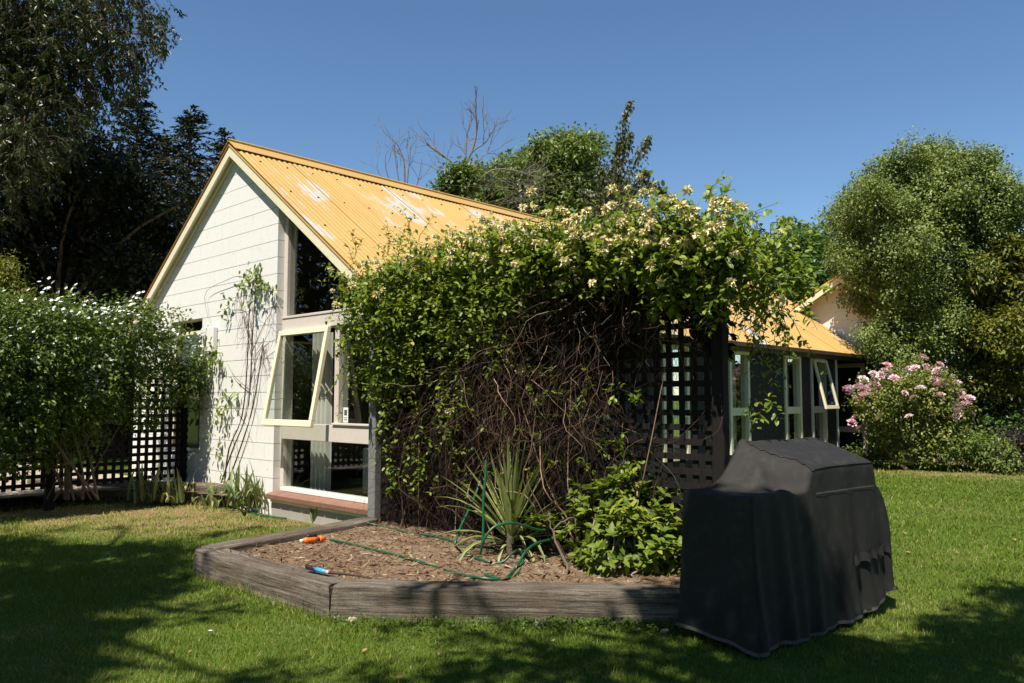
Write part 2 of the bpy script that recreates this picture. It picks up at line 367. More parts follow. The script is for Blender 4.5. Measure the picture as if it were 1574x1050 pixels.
def unit(a):
    a = np.asarray(a, float); return a / (np.linalg.norm(a, axis=-1, keepdims=True) + 1e-9)
def rvec(n): return unit(rng.normal(size=(n, 3)))
def leaf_arrays(P, Dr, N, L, W, fold=0.12, droop=0.0, six=False):
    P = np.asarray(P, float); Dr = unit(Dr); Sd = unit(np.cross(Dr, N)); N = np.cross(Sd, Dr); n = len(P)
    L = np.broadcast_to(L, (n,))[:, None]; W = np.broadcast_to(W, (n,))[:, None]
    tip = P + Dr * L - Z3 * L * droop
    if not six:
        m = P + Dr * L * 0.45 - Z3 * L * droop * .2
        a = m + Sd * W * .5 + N * W * fold; b = m - Sd * W * .5 + N * W * fold
        Vt = np.stack([P, a, tip, b], 1).reshape(-1, 3); i = np.arange(n)[:, None] * 4
        return Vt, np.concatenate([i + [0, 1, 2], i + [0, 2, 3]], 1).reshape(-1, 3), 2
    m1 = P + Dr * L * 0.3 - Z3 * L * droop * .1; m2 = P + Dr * L * 0.68 - Z3 * L * droop * .5
    Vt = np.stack([P, m1 + Sd * W * .46 + N * W * fold, m2 + Sd * W * .40 + N * W * fold, tip,
                   m2 - Sd * W * .40 + N * W * fold, m1 - Sd * W * .46 + N * W * fold, (m1 + m2) / 2], 1).reshape(-1, 3)
    i = np.arange(n)[:, None] * 7
    return Vt, np.concatenate([i + [0, 1, 6], i + [1, 2, 6], i + [2, 3, 6], i + [3, 4, 6], i + [4, 5, 6], i + [5, 0, 6]], 1).reshape(-1, 3), 6
def tubes(lines, r0, r1=None, sides=4):
    """many polylines (n, k, 3) with the same number of points -> verts, quads"""
    Ls = np.asarray(lines, float); n, k, _ = Ls.shape
    r0 = np.broadcast_to(np.asarray(r0, float), (n,)); r1 = r0 if r1 is None else np.broadcast_to(np.asarray(r1, float), (n,))
    T = np.gradient(Ls, axis=1); T = unit(T)
    ref = np.where(np.abs(T[..., 2:3]) > 0.9, np.array([1.0, 0, 0]), np.array([0, 0, 1.0]))
    A = unit(np.cross(T, ref)); Bv = np.cross(T, A)
    t = np.linspace(0, 1, k)[None, :]; rad = (r0[:, None] * (1 - t) + r1[:, None] * t)[..., None]
    ang = np.arange(sides) * 2 * math.pi / sides
    ring = Ls[:, :, None, :] + rad[:, :, None] * (np.cos(ang)[None, None, :, None] * A[:, :, None] + np.sin(ang)[None, None, :, None] * Bv[:, :, None])
    Vt = ring.reshape(-1, 3)
    base = (np.arange(n) * k * sides)[:, None, None] + (np.arange(k - 1) * sides)[None, :, None] + np.arange(sides)[None, None, :]
    nxt = (np.arange(n) * k * sides)[:, None, None] + (np.arange(k - 1) * sides)[None, :, None] + ((np.arange(sides) + 1) % sides)[None, None, :]
    F = np.stack([base, nxt, nxt + sides, base + sides], -1).reshape(-1, 4)
    return Vt, F, (k - 1) * sides
def spline(pts, n=40):
    P = np.asarray(pts, float); k = len(P); out = []
    for t in np.linspace(0, k - 1 - 1e-6, n):
        i = int(t); u = t - i; p0, p1, p2, p3 = P[max(i - 1, 0)], P[i], P[i + 1], P[min(i + 2, k - 1)]
        out.append(0.5 * (2 * p1 + (p2 - p0) * u + (2 * p0 - 5 * p1 + 4 * p2 - p3) * u * u + (3 * p1 - p0 - 3 * p2 + p3) * u ** 3))
    return np.array(out)
def grow(P0, D0, length, k, grav=0.0, wander=0.2):
    """n shoots of k points: starts P0 (n,3), directions D0, lengths, gravity bends them down"""
    n = len(P0); P = np.array(P0, float); Dd = unit(D0); st = (np.broadcast_to(length, (n,)) / (k - 1))[:, None]; out = [P.copy()]
    for _ in range(k - 1):
        Dd = unit(Dd + wander * rng.normal(size=(n, 3)) - Z3 * grav); P = P + Dd * st; out.append(P.copy())
    return np.stack(out, 1)
def cat(parts):
    Vs, Fs, o = [], [], 0
    for Vt, F in parts: Vs.append(Vt); Fs.append(F + o); o += len(Vt)
    return np.concatenate(Vs), np.concatenate(Fs)
def smooth_noise(P, scale, seed=0):
    r = np.random.default_rng(seed); s = 0
    for i in range(5):
        kx = r.normal(size=P.shape[1]) * scale * (1 + .6 * i); s = s + np.sin(P @ kx + r.uniform(0, 6.28)) / (1 + .5 * i)
    return s / 2.2

# ================================================================== GROUND
DRY = [(G(120, 788), 1.3, .85), (G(300, 795), 1.2, .8), (G(20, 795), 1.1, .75), (G(430, 808), .7, .55), (G(220, 815), .9, .5), (G(1480, 722), 1.3, 1.0), (G(1400, 728), .8, .6), (G(1560, 735), 1.2, .6),
       (G(1330, 940), .5, .5), (G(330, 925), .3, .5), (G(480, 960), .35, .3), (G(830, 985), .3, .25)]
def dryness(x, y):
    P = np.stack([x, y], -1); d = np.zeros(len(P))
    for c, r, a in DRY: d += 1.15 * a * np.exp(-((x - c[0]) ** 2 + ((y - c[1]) * 1.3) ** 2) / (r * r * 1.2))
    d *= np.clip(.62 + .5 * smooth_noise(P, 4.0, 13), .15, 1)
    d += 0.22 * np.clip(smooth_noise(P, 2.3, 3), 0, 1) + 0.25 * np.clip(smooth_noise(P, .8, 5), 0, 1) - .06
    return np.clip(d, 0, 1)
# one sheet to the horizon, finer near the house
gx = np.concatenate([[-600, -200, -80, -40], np.arange(-20, 20.1, .5), [40, 80, 200, 600]]); gy = np.concatenate([[-600, -200, -60, -20], np.arange(-6, 30.1, .5), [45, 80, 200, 700]])
X, Y = np.meshgrid(gx, gy); Pg = np.stack([X.ravel(), Y.ravel(), np.zeros(X.size)], 1)
nx, ny = len(gx), len(gy); ii = (np.arange(ny - 1)[:, None] * nx + np.arange(nx - 1)[None, :]).ravel()
Fg = np.stack([ii, ii + 1, ii + 1 + nx, ii + nx], 1)
lawn = part('lawn_ground', Pg, Fg, M['lawn'], kind='structure')
a = lawn.data.attributes.new('dry', 'FLOAT', 'POINT'); a.data.foreach_set('value', (dryness(Pg[:, 0], Pg[:, 1]) * .9).astype(np.float32))

# raised bed in front of the trellis
BA, BB, BC = G(297, 885)[:2], G(505, 952)[:2], np.array([1.62, 4.72])
BW = np.array([-1.42, 7.66]); BR = L2W([0, -3.9, 0])[:2]
bed_poly = [BA + np.array([.12, .05]), BB + [.05, .1], BC + [0, .1], [2.1, 5.2], BR, L2W([0.05, -3.9, 0])[:2], L2W([0.05, -.05, 0])[:2], BW]
def inpoly(P, poly):
    x, y = P[:, 0], P[:, 1]; ins = np.zeros(len(P), bool); n = len(poly)
    for i in range(n):
        x0, y0 = poly[i][:2]; x1, y1 = poly[(i + 1) % n][:2]
        c = ((y0 > y) != (y1 > y)) & (x < (x1 - x0) * (y - y0) / (y1 - y0 + 1e-12) + x0); ins ^= c
    return ins
def soil_z(x, y): return 0.165 + 0.02 * smooth_noise(np.stack([x, y], -1), 3.0, 11) + 0.008 * smooth_noise(np.stack([x, y], -1), 14.0, 12)
def terrain_patch(name, poly, step, zfun, mat):
    P = np.array([list(p[:2]) for p in poly], float); lo, hi = P.min(0), P.max(0)
    xs = np.arange(lo[0], hi[0] + step, step); ys = np.arange(lo[1], hi[1] + step, step); X, Y = np.meshgrid(xs, ys)
    q = np.stack([X.ravel(), Y.ravel()], 1); ins = inpoly(q, P).reshape(X.shape)
    keep = ins[:-1, :-1] | ins[1:, :-1] | ins[:-1, 1:] | ins[1:, 1:]
    j, i = np.nonzero(keep); n = len(xs); b = j * n + i; F = np.stack([b, b + 1, b + 1 + n, b + n], 1)
    Vt = np.concatenate([q, zfun(q[:, 0], q[:, 1])[:, None]], 1); used = np.unique(F); mp = np.zeros(len(Vt), int); mp[used] = np.arange(len(used))
    return part(name, Vt[used], mp[F], mat, smooth=True, kind='structure')
terrain_patch('garden_bed_soil', bed_poly, .06, soil_z, M['soil'])
# chips of bark
n = 9000; q = rng.uniform([-2.7, 4.7], [2.2, 8.0], (n * 3, 2)); q = q[inpoly(q, bed_poly)][:n]; n = len(q)
P = np.concatenate([q, soil_z(q[:, 0], q[:, 1])[:, None] + .002], 1)
dr = rvec(n) * [1, 1, .25]; nn = unit(rng.normal(size=(n, 3)) * .7 + Z3)
Vt, F, k = leaf_arrays(P, dr, nn, np.where(rng.uniform(size=n) < .25, rng.uniform(.05, .11, n), rng.uniform(.012, .045, n)), rng.uniform(.004, .016, n), .15)
part('bark_mulch', Vt, F, M['mulch'], shade=np.repeat(rng.beta(2, 2, n), k), kind='stuff')
# back bed behind the low sleepers on the left
LB0, LB1, LB2 = G(120, 770)[:2], G(285, 775)[:2], G(352, 780)[:2]
lb_poly = [G(-260, 775)[:2], LB0, LB1, LB2, L2W([-.06, 2.75, 0])[:2], L2W([-.02, 7.2, 0])[:2], [-11, 11.2]]
def lb_z(x, y): return 0.16 + 0.02 * smooth_noise(np.stack([x, y], -1), 3.0, 21)
terrain_patch('left_bed_soil', lb_poly, .12, lb_z, M['soil'])
# pale paved yard behind the left lattice
yd = MB(True).box(-6.5, -.1, 4.6, 9.5, .165, .19); yd.build('paved_yard', M['paving'], kind='structure')
# border soil at the far edge of the lawn
bp = [G(1240, 712)[:2], G(1390, 708)[:2], G(1450, 712)[:2], G(1520, 719)[:2], G(1640, 728)[:2], [22, 15], [22, 24], [6, 24], [6.5, 17]]
terrain_patch('border_soil', bp, .35, lambda x, y: .03 + .02 * smooth_noise(np.stack([x, y], -1), 2.0, 31), M['soil'])

# grass blades
def grass():
    Ps = []
    for y0, y1, dens in ((3.2, 4.6, 10000), (4.6, 6.5, 6500), (6.5, 9, 3200), (9, 12, 1700), (12, 17.5, 1000)):
        xw = y1 * .70 + .3; n = int((y1 - y0) * 2 * xw * dens)
        q = np.stack([rng.uniform(-xw, xw, n), rng.uniform(y0, y1, n)], 1)
        Ps.append(q[np.abs(q[:, 0]) < q[:, 1] * .70 + .3])
    q = np.concatenate(Ps)
    hl = np.stack([(q[:, 0] - HC[0]) * U[0] + (q[:, 1] - HC[1]) * U[1], (q[:, 0] - HC[0]) * V[0] + (q[:, 1] - HC[1]) * V[1]], 1)
    bad = inpoly(q, [BA - [.0, .05], BB - [.0, 0.04], BC - [0, .02], [2.2, 5.2], BR, L2W([.2, -3.9, 0])[:2], L2W([.2, 0, 0])[:2], BW]) | inpoly(q, lb_poly) | inpoly(q, bp)
    bad |= (hl[:, 0] > -.08) & (hl[:, 1] > -.12) & (hl[:, 0] < 14)
    q = q[~bad]; nb = len(q)
    edge = [(BA, BB, 420), (BB, BC, 900), (BA, BW, 350), (LB0, LB1, 400), (LB1, LB2, 160), (G(1380, 712)[:2], G(1600, 728)[:2], 700)]
    for e0, e1, m_ in edge:
        dn = unit(np.array([(e1 - e0)[1], -(e1 - e0)[0]])) * (1 if e1 is not BW else -1); tt_ = np.clip(rng.uniform(0, 1, m_) + .04 * rng.normal(size=m_), 0, 1)
        q = np.concatenate([q, e0 + (e1 - e0) * tt_[:, None] + dn * np.abs(rng.normal(size=(m_, 1))) * .03 + dn * .02])
    tall = np.concatenate([np.zeros(nb), np.ones(len(q) - nb)]); d = dryness(q[:, 0], q[:, 1])
    keep = rng.uniform(size=len(q)) > d * .75; q = q[keep]; d = d[keep]; tall = tall[keep]; n = len(q)
    far = np.clip((q[:, 1] - 3) / 10, 0, 1)
    h = rng.uniform(.012, .030, n) * (1 + .5 * far) * (1 + .5 * np.clip(smooth_noise(q, 3, 8), -.6, 1)) * (1 + tall * rng.uniform(.4, 2.2, n)); wd = rng.uniform(.0024, .0046, n) * (1 + 3.2 * far)
    az = rng.uniform(0, 6.283, n); lean = rng.uniform(.2, 1.4, n)
    P = np.concatenate([q, np.zeros((n, 1))], 1); sd = np.stack([np.cos(az), np.sin(az), 0 * az], 1)
    ld = np.stack([-np.sin(az), np.cos(az), 0 * az], 1) * (lean * h)[:, None]
    Vt = np.stack([P - sd * wd[:, None] / 2, P + sd * wd[:, None] / 2, P + ld + Z3 * h[:, None]], 1).reshape(-1, 3)
    F = np.arange(3 * n).reshape(-1, 3)
    sh = np.clip(.38 + .22 * rng.normal(size=n) + .14 * smooth_noise(q, 1.6, 9) + .7 * d * (rng.uniform(size=n) < .75) + (rng.uniform(size=n) < .05) * .5, 0, 1)
    part('lawn_grass', Vt, F, M['grass'], shade=sh, kind='stuff')
grass()

# ================================================================== HOUSE
RIDGE_Y, RIDGE_Z, SLOPE, HL = 3.1, 4.60, 0.705, 13.16
def roof_z(y): return RIDGE_Z - SLOPE * abs(y - RIDGE_Y)
house = thing('house', 'cream block house with steep gable and peeling orange corrugated roof', 'house', HC, HA)
def clip(poly, a, b, c):                    # keep a*y + b*z <= c
    out = []
    for i in range(len(poly)):
        p, q = poly[i], poly[(i + 1) % len(poly)]; fp, fq = a * p[0] + b * p[1] - c, a * q[0] + b * q[1] - c
        if fp <= 0: out.append(p)
        if (fp < 0 < fq) or (fq < 0 < fp):
            t = fp / (fp - fq); out.append((p[0] + (q[0] - p[0]) * t, p[1] + (q[1] - p[1]) * t))
    return out
UND = 0.10                                   # roof build-up below the sheet
def under_rake(poly):
    poly = clip(poly, SLOPE, 1, RIDGE_Z - UND + SLOPE * RIDGE_Y)
    return clip(poly, -SLOPE, 1, RIDGE_Z - UND - SLOPE * RIDGE_Y) if poly else poly
WY0, WY1, WZ = 3.95, 4.93, 2.42              # small window in the gable, behind the shrub
core = MB(True)
for rect in (((2.056, -.2), (WY0, -.2), (WY0, 5), (2.056, 5)), ((WY1, -.2), (6.2, -.2), (6.2, 5), (WY1, 5)), ((WY0, WZ), (WY1, WZ), (WY1, 5), (WY0, 5)), ((WY0, -.2), (WY1, -.2), (WY1, .62), (WY0, .62))):
    core.prism_x(under_rake(list(rect)), .007, .19)
core.build('gable_wall', M['mortar'], house)
full_meshes = {}
for r in range(24):
    z0, z1 = .02 + .2 * r + .0035, .02 + .2 * (r + 1) - .0035
    if r == 0: z0 = -.1
    ivs = [(2.05, 6.2)]
    if z1 > .62 and z0 < WZ - .01: ivs = [(2.05, WY0), (WY1, 6.2)]
    for (a0, a1) in ivs:
        edges = [a0] + [e for e in np.arange(2.05 + (.2 if r % 2 else .4), 6.3, .4) if a0 + .08 < e < a1 - .08] + [a1]
        for y0, y1 in zip(edges[:-1], edges[1:]):
            yy0 = y0 if y0 == a0 else y0 + .0006; yy1 = y1 if y1 == a1 else y1 - .0006
            poly = under_rake([(yy0, z0), (yy1, z0), (yy1, z1), (yy0, z1)])
            if len(poly) < 3: continue
            ys = [p[0] for p in poly]; zs = [p[1] for p in poly]
            if (max(ys) - min(ys)) * (max(zs) - min(zs)) < .003: continue
            dep = .15 if y0 == 2.05 else .03
            j = rng.uniform(-.0006, .0006)
            MB(True).prism_x(poly, j, dep).build('block', M['wall'], house)
# left return wall, inner walls, floor
MB(True).box(.19, HL, 6.01, 6.2, -.2, roof_z(6.2) - .1).build('rear_wall', M['wall'], house)
MB(True).box(.12, HL - .02, -.001 + .12, 6.0, -.05, .12).build('floor_slab', M['carpet'], house)
MB(True).prism_x(under_rake([(.1, .12), (6.0, .12), (6.0, 5), (.1, 5)]), 4.6, 4.7).build('inner_wall', M['interior'], house)
cl_ = MB(True)
for ye in (.02, 6.0): cl_.prism_x([(RIDGE_Y, RIDGE_Z - .19), (RIDGE_Y, RIDGE_Z - .205), (ye, roof_z(ye) - .205), (ye, roof_z(ye) - .19)], .2, HL - .02)
cl_.build('ceiling_lining', M['interior'], house)
# window wall members (house plane, recessed a little)
wf = MB(True)
wf.box(.085, .19, 1.97, 2.048, .27, roof_z(2.0) - .13)                       # left jamb
wf.box(.075, .19, .10, .19, .27, roof_z(.12) - .11)                          # right jamb
wf.box(.03, .19, .19, 1.97, 2.13, 2.27)                                      # upper transom
wf.box(.05, .19, .19, 1.97, .88, 1.06)                                       # middle transom
wf.box(.06, .19, .85, .93, 1.06, 2.13)                                       # mullion
wf.box(.02, .07, .19, 1.97, 2.272, 2.30); wf.box(.03, .09, .19, .93, 1.062, 1.085)
for y0, y1 in ((.10, 1.97),):
    wf.prism_x([(y0, roof_z(y0) - .2), (y0, roof_z(y0) - .105), (y1, roof_z(y1) - .105), (y1, roof_z(y1) - .2)], .09, .18)   # raking head
wfo = wf.build('window_frame', M['taupe'], house, .004)
MB(True).box(.05, .19, .19, 1.97, .285, .325).build_sub('sill_bead', M['white'], wfo, house, .004)
gl = MB(True)
gl.prism_x([(.19, 2.30), (1.97, 2.30), (1.97, roof_z(1.97) - .2), (.19, roof_z(.19) - .2)], .128, .132); gl.build_sub('pane', M['glass'], wfo, house)
MB(True).box(.118, .122, .19, .85, 1.085, 2.13).build_sub('pane', M['glass'], wfo, house)
MB(True).box(.128, .132, .19, 1.97, .325, .88).build_sub('pane', M['glass'], wfo, house)
# opening sash, hinged at the top, pushed outwards
ang = R(10.5); hz, hx = 2.12, .03
def sash_box(y0, y1, d0, d1, t0, t1):        # d: distance down from the hinge, t: thickness outwards
    m = MB(True).box(t0, t1, y0, y1, -d1, -d0); v = []
    for x, y, z in m.v: v.append((hx + x * math.cos(ang) + z * math.sin(ang), y, hz + z * math.cos(ang) - x * math.sin(ang)))
    m.v = v; return m
sm = MB(True)
for bx in ((.955, 1.965, 0, .06), (.955, 1.965, 1.03, 1.10), (.955, 1.008, .06, 1.03), (1.912, 1.965, .06, 1.03)):
    t = sash_box(bx[0], bx[1], bx[2], bx[3], -.045, 0); sm.add(t.v, t.f)
sash = sm.build('window_sash', M['yellow'], house, .004)
t = sash_box(1.008, 1.912, .06, 1.03, -.025, -.021); t.build_sub('pane', M['glass'], sash, house)
for y_ in (1.0, 1.92):
    p0_, p1_ = L2W([.05, y_, 1.35]), L2W([hx - math.sin(ang) * .80 + .0, y_, hz - math.cos(ang) * .80])
    Vt, F, _ = tubes([np.linspace(p0_, p1_, 4)], .006, sides=6); part('window_stay', Vt, F, M['steel'], house)
# sticker low on the fixed pane
st = MB(True).box(.1155, .1165, .745, .835, 1.09, 1.25).build('sticker', M['sticker'], house)
e_ = MB(True); e_.box(.1148, .1153, .765, .815, 1.165, 1.225); e_.box(.1148, .1153, .76, .82, 1.115, 1.125); e_.box(.1148, .1153, .76, .82, 1.138, 1.146)
e_.build_sub('print', M['sticker_ink'], st, house)
# brick sill, trim strip and footing under the window wall
for i in range(9):
    y0 = .06 + i * .2222
    MB(True).prism_y([(-.075, .195), (-.085, .255), (.07, .285), (.07, .20)], y0 + .003, y0 + .2192).build('sill_brick', M['terracotta'], house, .006)
MB(True).box(-.03, .12, .06, 2.05, .16, .197).build('sill_trim', M['cream'], house, .004)
MB(True).box(-.01, .15, .06, 2.05, -.1, .16).build('footing', M['concrete'], house)
cs = []
# gable barge boards, soffits, flashings
OH = .11
def rake_strip(x0, x1, d0, d1, side, y_end):  # strip parallel to the rake, d measured down from the sheet
    s = 1 if side > 0 else -1
    ye = y_end
    return [(RIDGE_Y, RIDGE_Z - d0), (RIDGE_Y, RIDGE_Z - d1), (ye, roof_z(ye) - d1), (ye, roof_z(ye) - d0)]
EV0, EV1 = -.17, 6.37
for ye in (EV0, EV1):
    MB(True).prism_x(rake_strip(0, 0, .035, .17, 1, ye), -OH, -OH + .025).build('barge_board', M['cream'], house, .004)
    MB(True).prism_x(rake_strip(0, 0, .018, .034, 1, ye), -OH - .012, .15).build('rake_flashing', M['brown'] if ye > 3 else M['roof'], house)
    MB(True).prism_x(rake_strip(0, 0, .075, .095, 1, ye), -OH + .027, -.002).build('soffit', M['cream'], house)
    MB(True).prism_x(rake_strip(0, 0, .097, .16, 1, ye), -.028, -.0025).build('wall_trim', M['cream'], house, .003)
# corrugated sheets, one mesh per slope shared by its sheets
sl_len = math.hypot(1, SLOPE)
def sheet_mesh(sign, wid=.762, ncor=10):
    nsx = ncor * 8 + 1; nsy = 9
    ye = EV0 - .05 if sign < 0 else EV1 + .05
    xs = np.linspace(0, wid + .03, nsx); ts = np.linspace(0, 1, nsy); X, T = np.meshgrid(xs, ts)
    yy = RIDGE_Y + (ye - RIDGE_Y) * T; zz = RIDGE_Z - SLOPE * np.abs(yy - RIDGE_Y)
    amp = .0065 * np.cos(X / wid * ncor * 2 * math.pi); nv = np.array([0, sign * SLOPE, 1]) / sl_len
    P = np.stack([X, yy + amp * nv[1], zz + amp * nv[2]], -1).reshape(-1, 3)
    i = (np.arange(nsy - 1)[:, None] * nsx + np.arange(nsx - 1)[None]).ravel(); F = np.stack([i, i + 1, i + 1 + nsx, i + nsx], 1)
    return P, F, np.stack([X.ravel(), (np.abs(yy - RIDGE_Y) * sl_len).ravel(), 0 * X.ravel()], 1)
for sign in (-1, 1):
    P, F, uv = sheet_mesh(sign); x = -OH - .01; i = 0
    while x < HL - .02:
        Q = P.copy(); Q[:, 0] += x; Q[:, 2] += .006 * (i % 2) + .0; keep = Q[:, 0] <= HL + .3
        if sign < 0 and x > 5 and False: pass
        o = part('roof_sheet', L2W(Q), F, M['roof'], house, smooth=True)
        at = o.data.attributes.new('roofuv', 'FLOAT_VECTOR', 'POINT'); u2 = uv + [x, 0, 3.7 if sign < 0 else 9.1]
        at.data.foreach_set('vector', u2.astype(np.float32).ravel())
        x += .762; i += 1
rc = MB(True)
for sg in (-1, 1):
    rc.prism_x([(RIDGE_Y, RIDGE_Z + .035), (RIDGE_Y, RIDGE_Z + .028), (RIDGE_Y + sg * .2, RIDGE_Z + .010 - SLOPE * .2 + .018), (RIDGE_Y + sg * .2, RIDGE_Z + .016 - SLOPE * .2 + .018)], -OH - .02, HL)
rco = rc.build('ridge_cap', M['roof'], house)
roll = np.stack([np.linspace(-OH - .02, HL, 30), np.full(30, RIDGE_Y), np.full(30, RIDGE_Z + .042)], 1)
Vt, F, _ = tubes([L2W(roll)], .022, sides=8); o = sub('ridge_roll', tri_mesh('ridge_roll', Vt, F, M['roof'], smooth=True, parent=house), rco)
# roofing nails in rows
nl = MB(True)
for xx in np.arange(.1, 6.2, .38):
    for dd in (.5, 1.4, 2.3, 3.2):
        y = RIDGE_Y - dd / sl_len; z = roof_z(y) + .012; nl.box(xx - .009, xx + .009, y - .009, y + .009, z - .006, z + .006)
nl.build('roof_nails', M['gutter'], house, kind='stuff')
# gutter and fascia along the long side
MB(True).prism_y([(0, 0)], 0, 0) if False else None
gz = roof_z(EV0)
MB(True).box(-OH, HL - .3, EV0 + .03, EV0 + .055, gz - .15, gz - .03).build('fascia', M['gutter'], house)
gg = MB(True); gg.box(-OH + .05, HL - .3, EV0 - .085, EV0 - .078, gz - .10, gz - .03); gg.box(-OH + .05, HL - .3, EV0 - .078, EV0 + .028, gz - .10, gz - .093)
gg.build('gutter', M['gutter'], house, .003)
MB(True).box(0, HL - .3, EV0 + .056, .0, gz - .16, gz - .145).build('eave_soffit', M['gutter'], house)
# long side wall of black boards between tall narrow windows
WINS = [(3.1, 3.8, 0), (5.05, 5.78, 0), (7.05, 7.76, 0), (9.14, 9.86, 0), (10.33, 11.05, 1)]
SIDE_END = 11.62; WB, WT = .42, 2.16
def boards(x0, x1, z0, z1):
    m = MB(True); n = max(1, int(round((x1 - x0) / .1))); st = (x1 - x0) / n
    for i in range(n):
        m.box(x0 + i * st + .004, x0 + (i + 1) * st - .004, -.0, .03, z0, z1)
    m.box(x0, x1, .006, .12, z0, z1); return m
xs = .06
for (a0, a1, k) in WINS + [(SIDE_END, None, 0)]:
    boards(xs, a0, -.2, 2.28).build('board_wall', M['clad'], house, kind=None); 
    if a1:
        boards(a0, a1, -.2, WB).build('board_wall', M['clad'], house); boards(a0, a1, WT, 2.28).build('board_wall', M['clad'], house); xs = a1
for (a0, a1, k) in WINS:
    f = MB(True); t = .075
    f.box(a0 + .002, a0 + t, -.03, .11, WB + .002, WT - .002); f.box(a1 - t, a1 - .002, -.03, .11, WB + .002, WT - .002)
    f.box(a0 + t, a1 - t, -.03, .11, WT - t, WT - .002); f.box(a0 + t, a1 - t, -.03, .11, WB + .002, WB + t); f.box(a0 + t, a1 - t, -.025, .11, 1.06, 1.19)
    fo = f.build('window', M['cream'] if a0 < 10 else M['taupe'], house, .004)
    MB(True).box(a0 + t, a1 - t, .04, .044, WB + t, 1.06).build_sub('pane', M['glass'], fo, house)
    if not k: MB(True).box(a0 + t, a1 - t, .04, .044, 1.19, WT - t).build_sub('pane', M['glass'], fo, house)
    else:
        an = R(13); h0 = WT - .06; vv = MB(True); pp = MB(True)
        def rot(m):
            m.v = [(x, -.03 + y * math.cos(an) + z * math.sin(an), h0 + z * math.cos(an) - y * math.sin(an)) for x, y, z in m.v]; return m
        for bx in ((a0 + .04, a1 - .04, 0, .06), (a0 + .04, a1 - .04, .92, .99), (a0 + .04, a0 + .10, .06, .92), (a1 - .10, a1 - .04, .06, .92)):
            q_ = MB(True).box(bx[0], bx[1], -.04, 0, -bx[3], -bx[2]); vv.add(q_.v, q_.f)
        so_ = rot(vv).build('window_sash', M['yellow'], house, .003)
        pp.box(a0 + .10, a1 - .10, -.022, -.018, -.92, -.06); rot(pp).build_sub('pane', M['glass'], so_, house)
    # drawn curtain inside
    cx = np.linspace(a1 - .33, a1 - .08, 40); cz = np.array([.45, 2.15]); Q = np.array([(x, .22 + .025 * math.sin(x * 75), z) for z in cz for x in cx])
    F = np.array([(i, i + 1, i + 41, i + 40) for i in range(39)]); part('curtain', L2W(Q), F, M['curtain'], house, smooth=True)
MB(True).box(SIDE_END - .05, SIDE_END, -.035, -.002, -.1, 2.2).build('corner_board', M['white'], house, .003)
# recessed porch, door wall and the second gable
boards(SIDE_END, HL, -.2, 2.28)
pw = boards(SIDE_END, HL, -.2, 2.28); pw.v = [(x, y + .68, z) for x, y, z in pw.v]; pw.build('porch_wall', M['clad'], house)
MB(True).box(SIDE_END - .002, SIDE_END + .05, .121, .68, -.2, 2.28).build('porch_wall', M['clad'], house)
w2 = MB(True); W2Y, W2Z, W2S = .30, 3.98, .60
def w2z(y): return W2Z - W2S * abs(y - W2Y)
w2.prism_x([(1.3, 2.3), (1.3, w2z(1.3)), (W2Y, W2Z), (-.7, w2z(-.7)), (-.7, 2.2), (-.001, 2.2), (-.001, 2.3)], HL, HL + .15)
w2o = w2.build('wing_gable_wall', M['wall'], house)
MB(True).box(HL + .002, HL + .15, -.7, 3.6, -.2, 2.199).build('wing_lower_wall', M['clad'], house)
for k_ in range(11):
    z = 2.5 + k_ * .2
    ys = [max(-.68, W2Y - (W2Z - z) / W2S + .02), min(1.28, W2Y + (W2Z - z) / W2S - .02)]
    if ys[1] - ys[0] > .3: MB(True).box(HL - .006, HL - .0005, ys[0], ys[1], z + .006, z + .194 if z + .2 < w2z(ys[0]) + .2 else z + .1).build('wing_board', M['wall'], house)
for ye in (-.95, 1.45):
    q0 = [(W2Y, W2Z + .08), (W2Y, W2Z - .07), (ye, w2z(ye) - .07), (ye, w2z(ye) + .08)]
    MB(True).prism_x(q0, HL - .36, HL - .335).build('wing_barge_board', M['cream'], house, .004)
    q1 = [(W2Y, W2Z + .14), (W2Y, W2Z + .085), (ye, w2z(ye) + .085), (ye, w2z(ye) + .14)]
    MB(True).prism_x(q1, HL - .38, HL + 7).build('wing_roof', M['roof'], house)
df = MB(True)
for y0, y1, z0, z1 in ((.55, .64, -.1, 2.12), (-.06, .03, -.1, 2.12), (.03, .55, 2.03, 2.12), (.03, .55, .60, .72), (.03, .55, -.1, .06)):
    df.box(HL - .06, HL - .001, y0, y1, z0, z1)
dfo = df.build('porch_door', M['taupe'], house, .004)
for y0, y1 in ((.03, .55),):
    MB(True).box(HL - .03, HL - .026, y0, y1, .06, 2.03).build_sub('pane', M['glass'], dfo, house)
# small gable window behind the flowering shrub
gf = MB(True)
for y0, y1, z0, z1 in ((WY0, WY0 + .05, .62, WZ), (WY1 - .05, WY1, .62, WZ), (WY0 + .05, WY1 - .05, 2.22, 2.27), (WY0 + .05, WY1 - .05, .62, .67)):
    gf.box(.06, .12, y0 + .001, y1 - .001, z0 + .001, z1 - .001)
gfo = gf.build('gable_window', M['yellow'], house, .003)
MB(True).box(.09, .094, WY0 + .05, WY1 - .05, .67, 2.22).build_sub('pane', M['glass'], gfo, house)
# curtain inside the window wall, and pale vent box and pipe on the wall
cyy = np.linspace(1.55, 1.93, 60); Q = np.array([(.42 + .035 * math.sin(y * 70), y, z) for z in (.16, 2.12) for y in cyy])
part('curtain', L2W(Q), np.array([(i, i + 1, i + 61, i + 60) for i in range(59)]), M['curtain'], house, smooth=True)
q = HP(329, 530)
MB(True).box(-.07, -.003, q[1] - .10, q[1] + .08, 1.95, 2.28).build('meter_box', M['white'], house, .01)

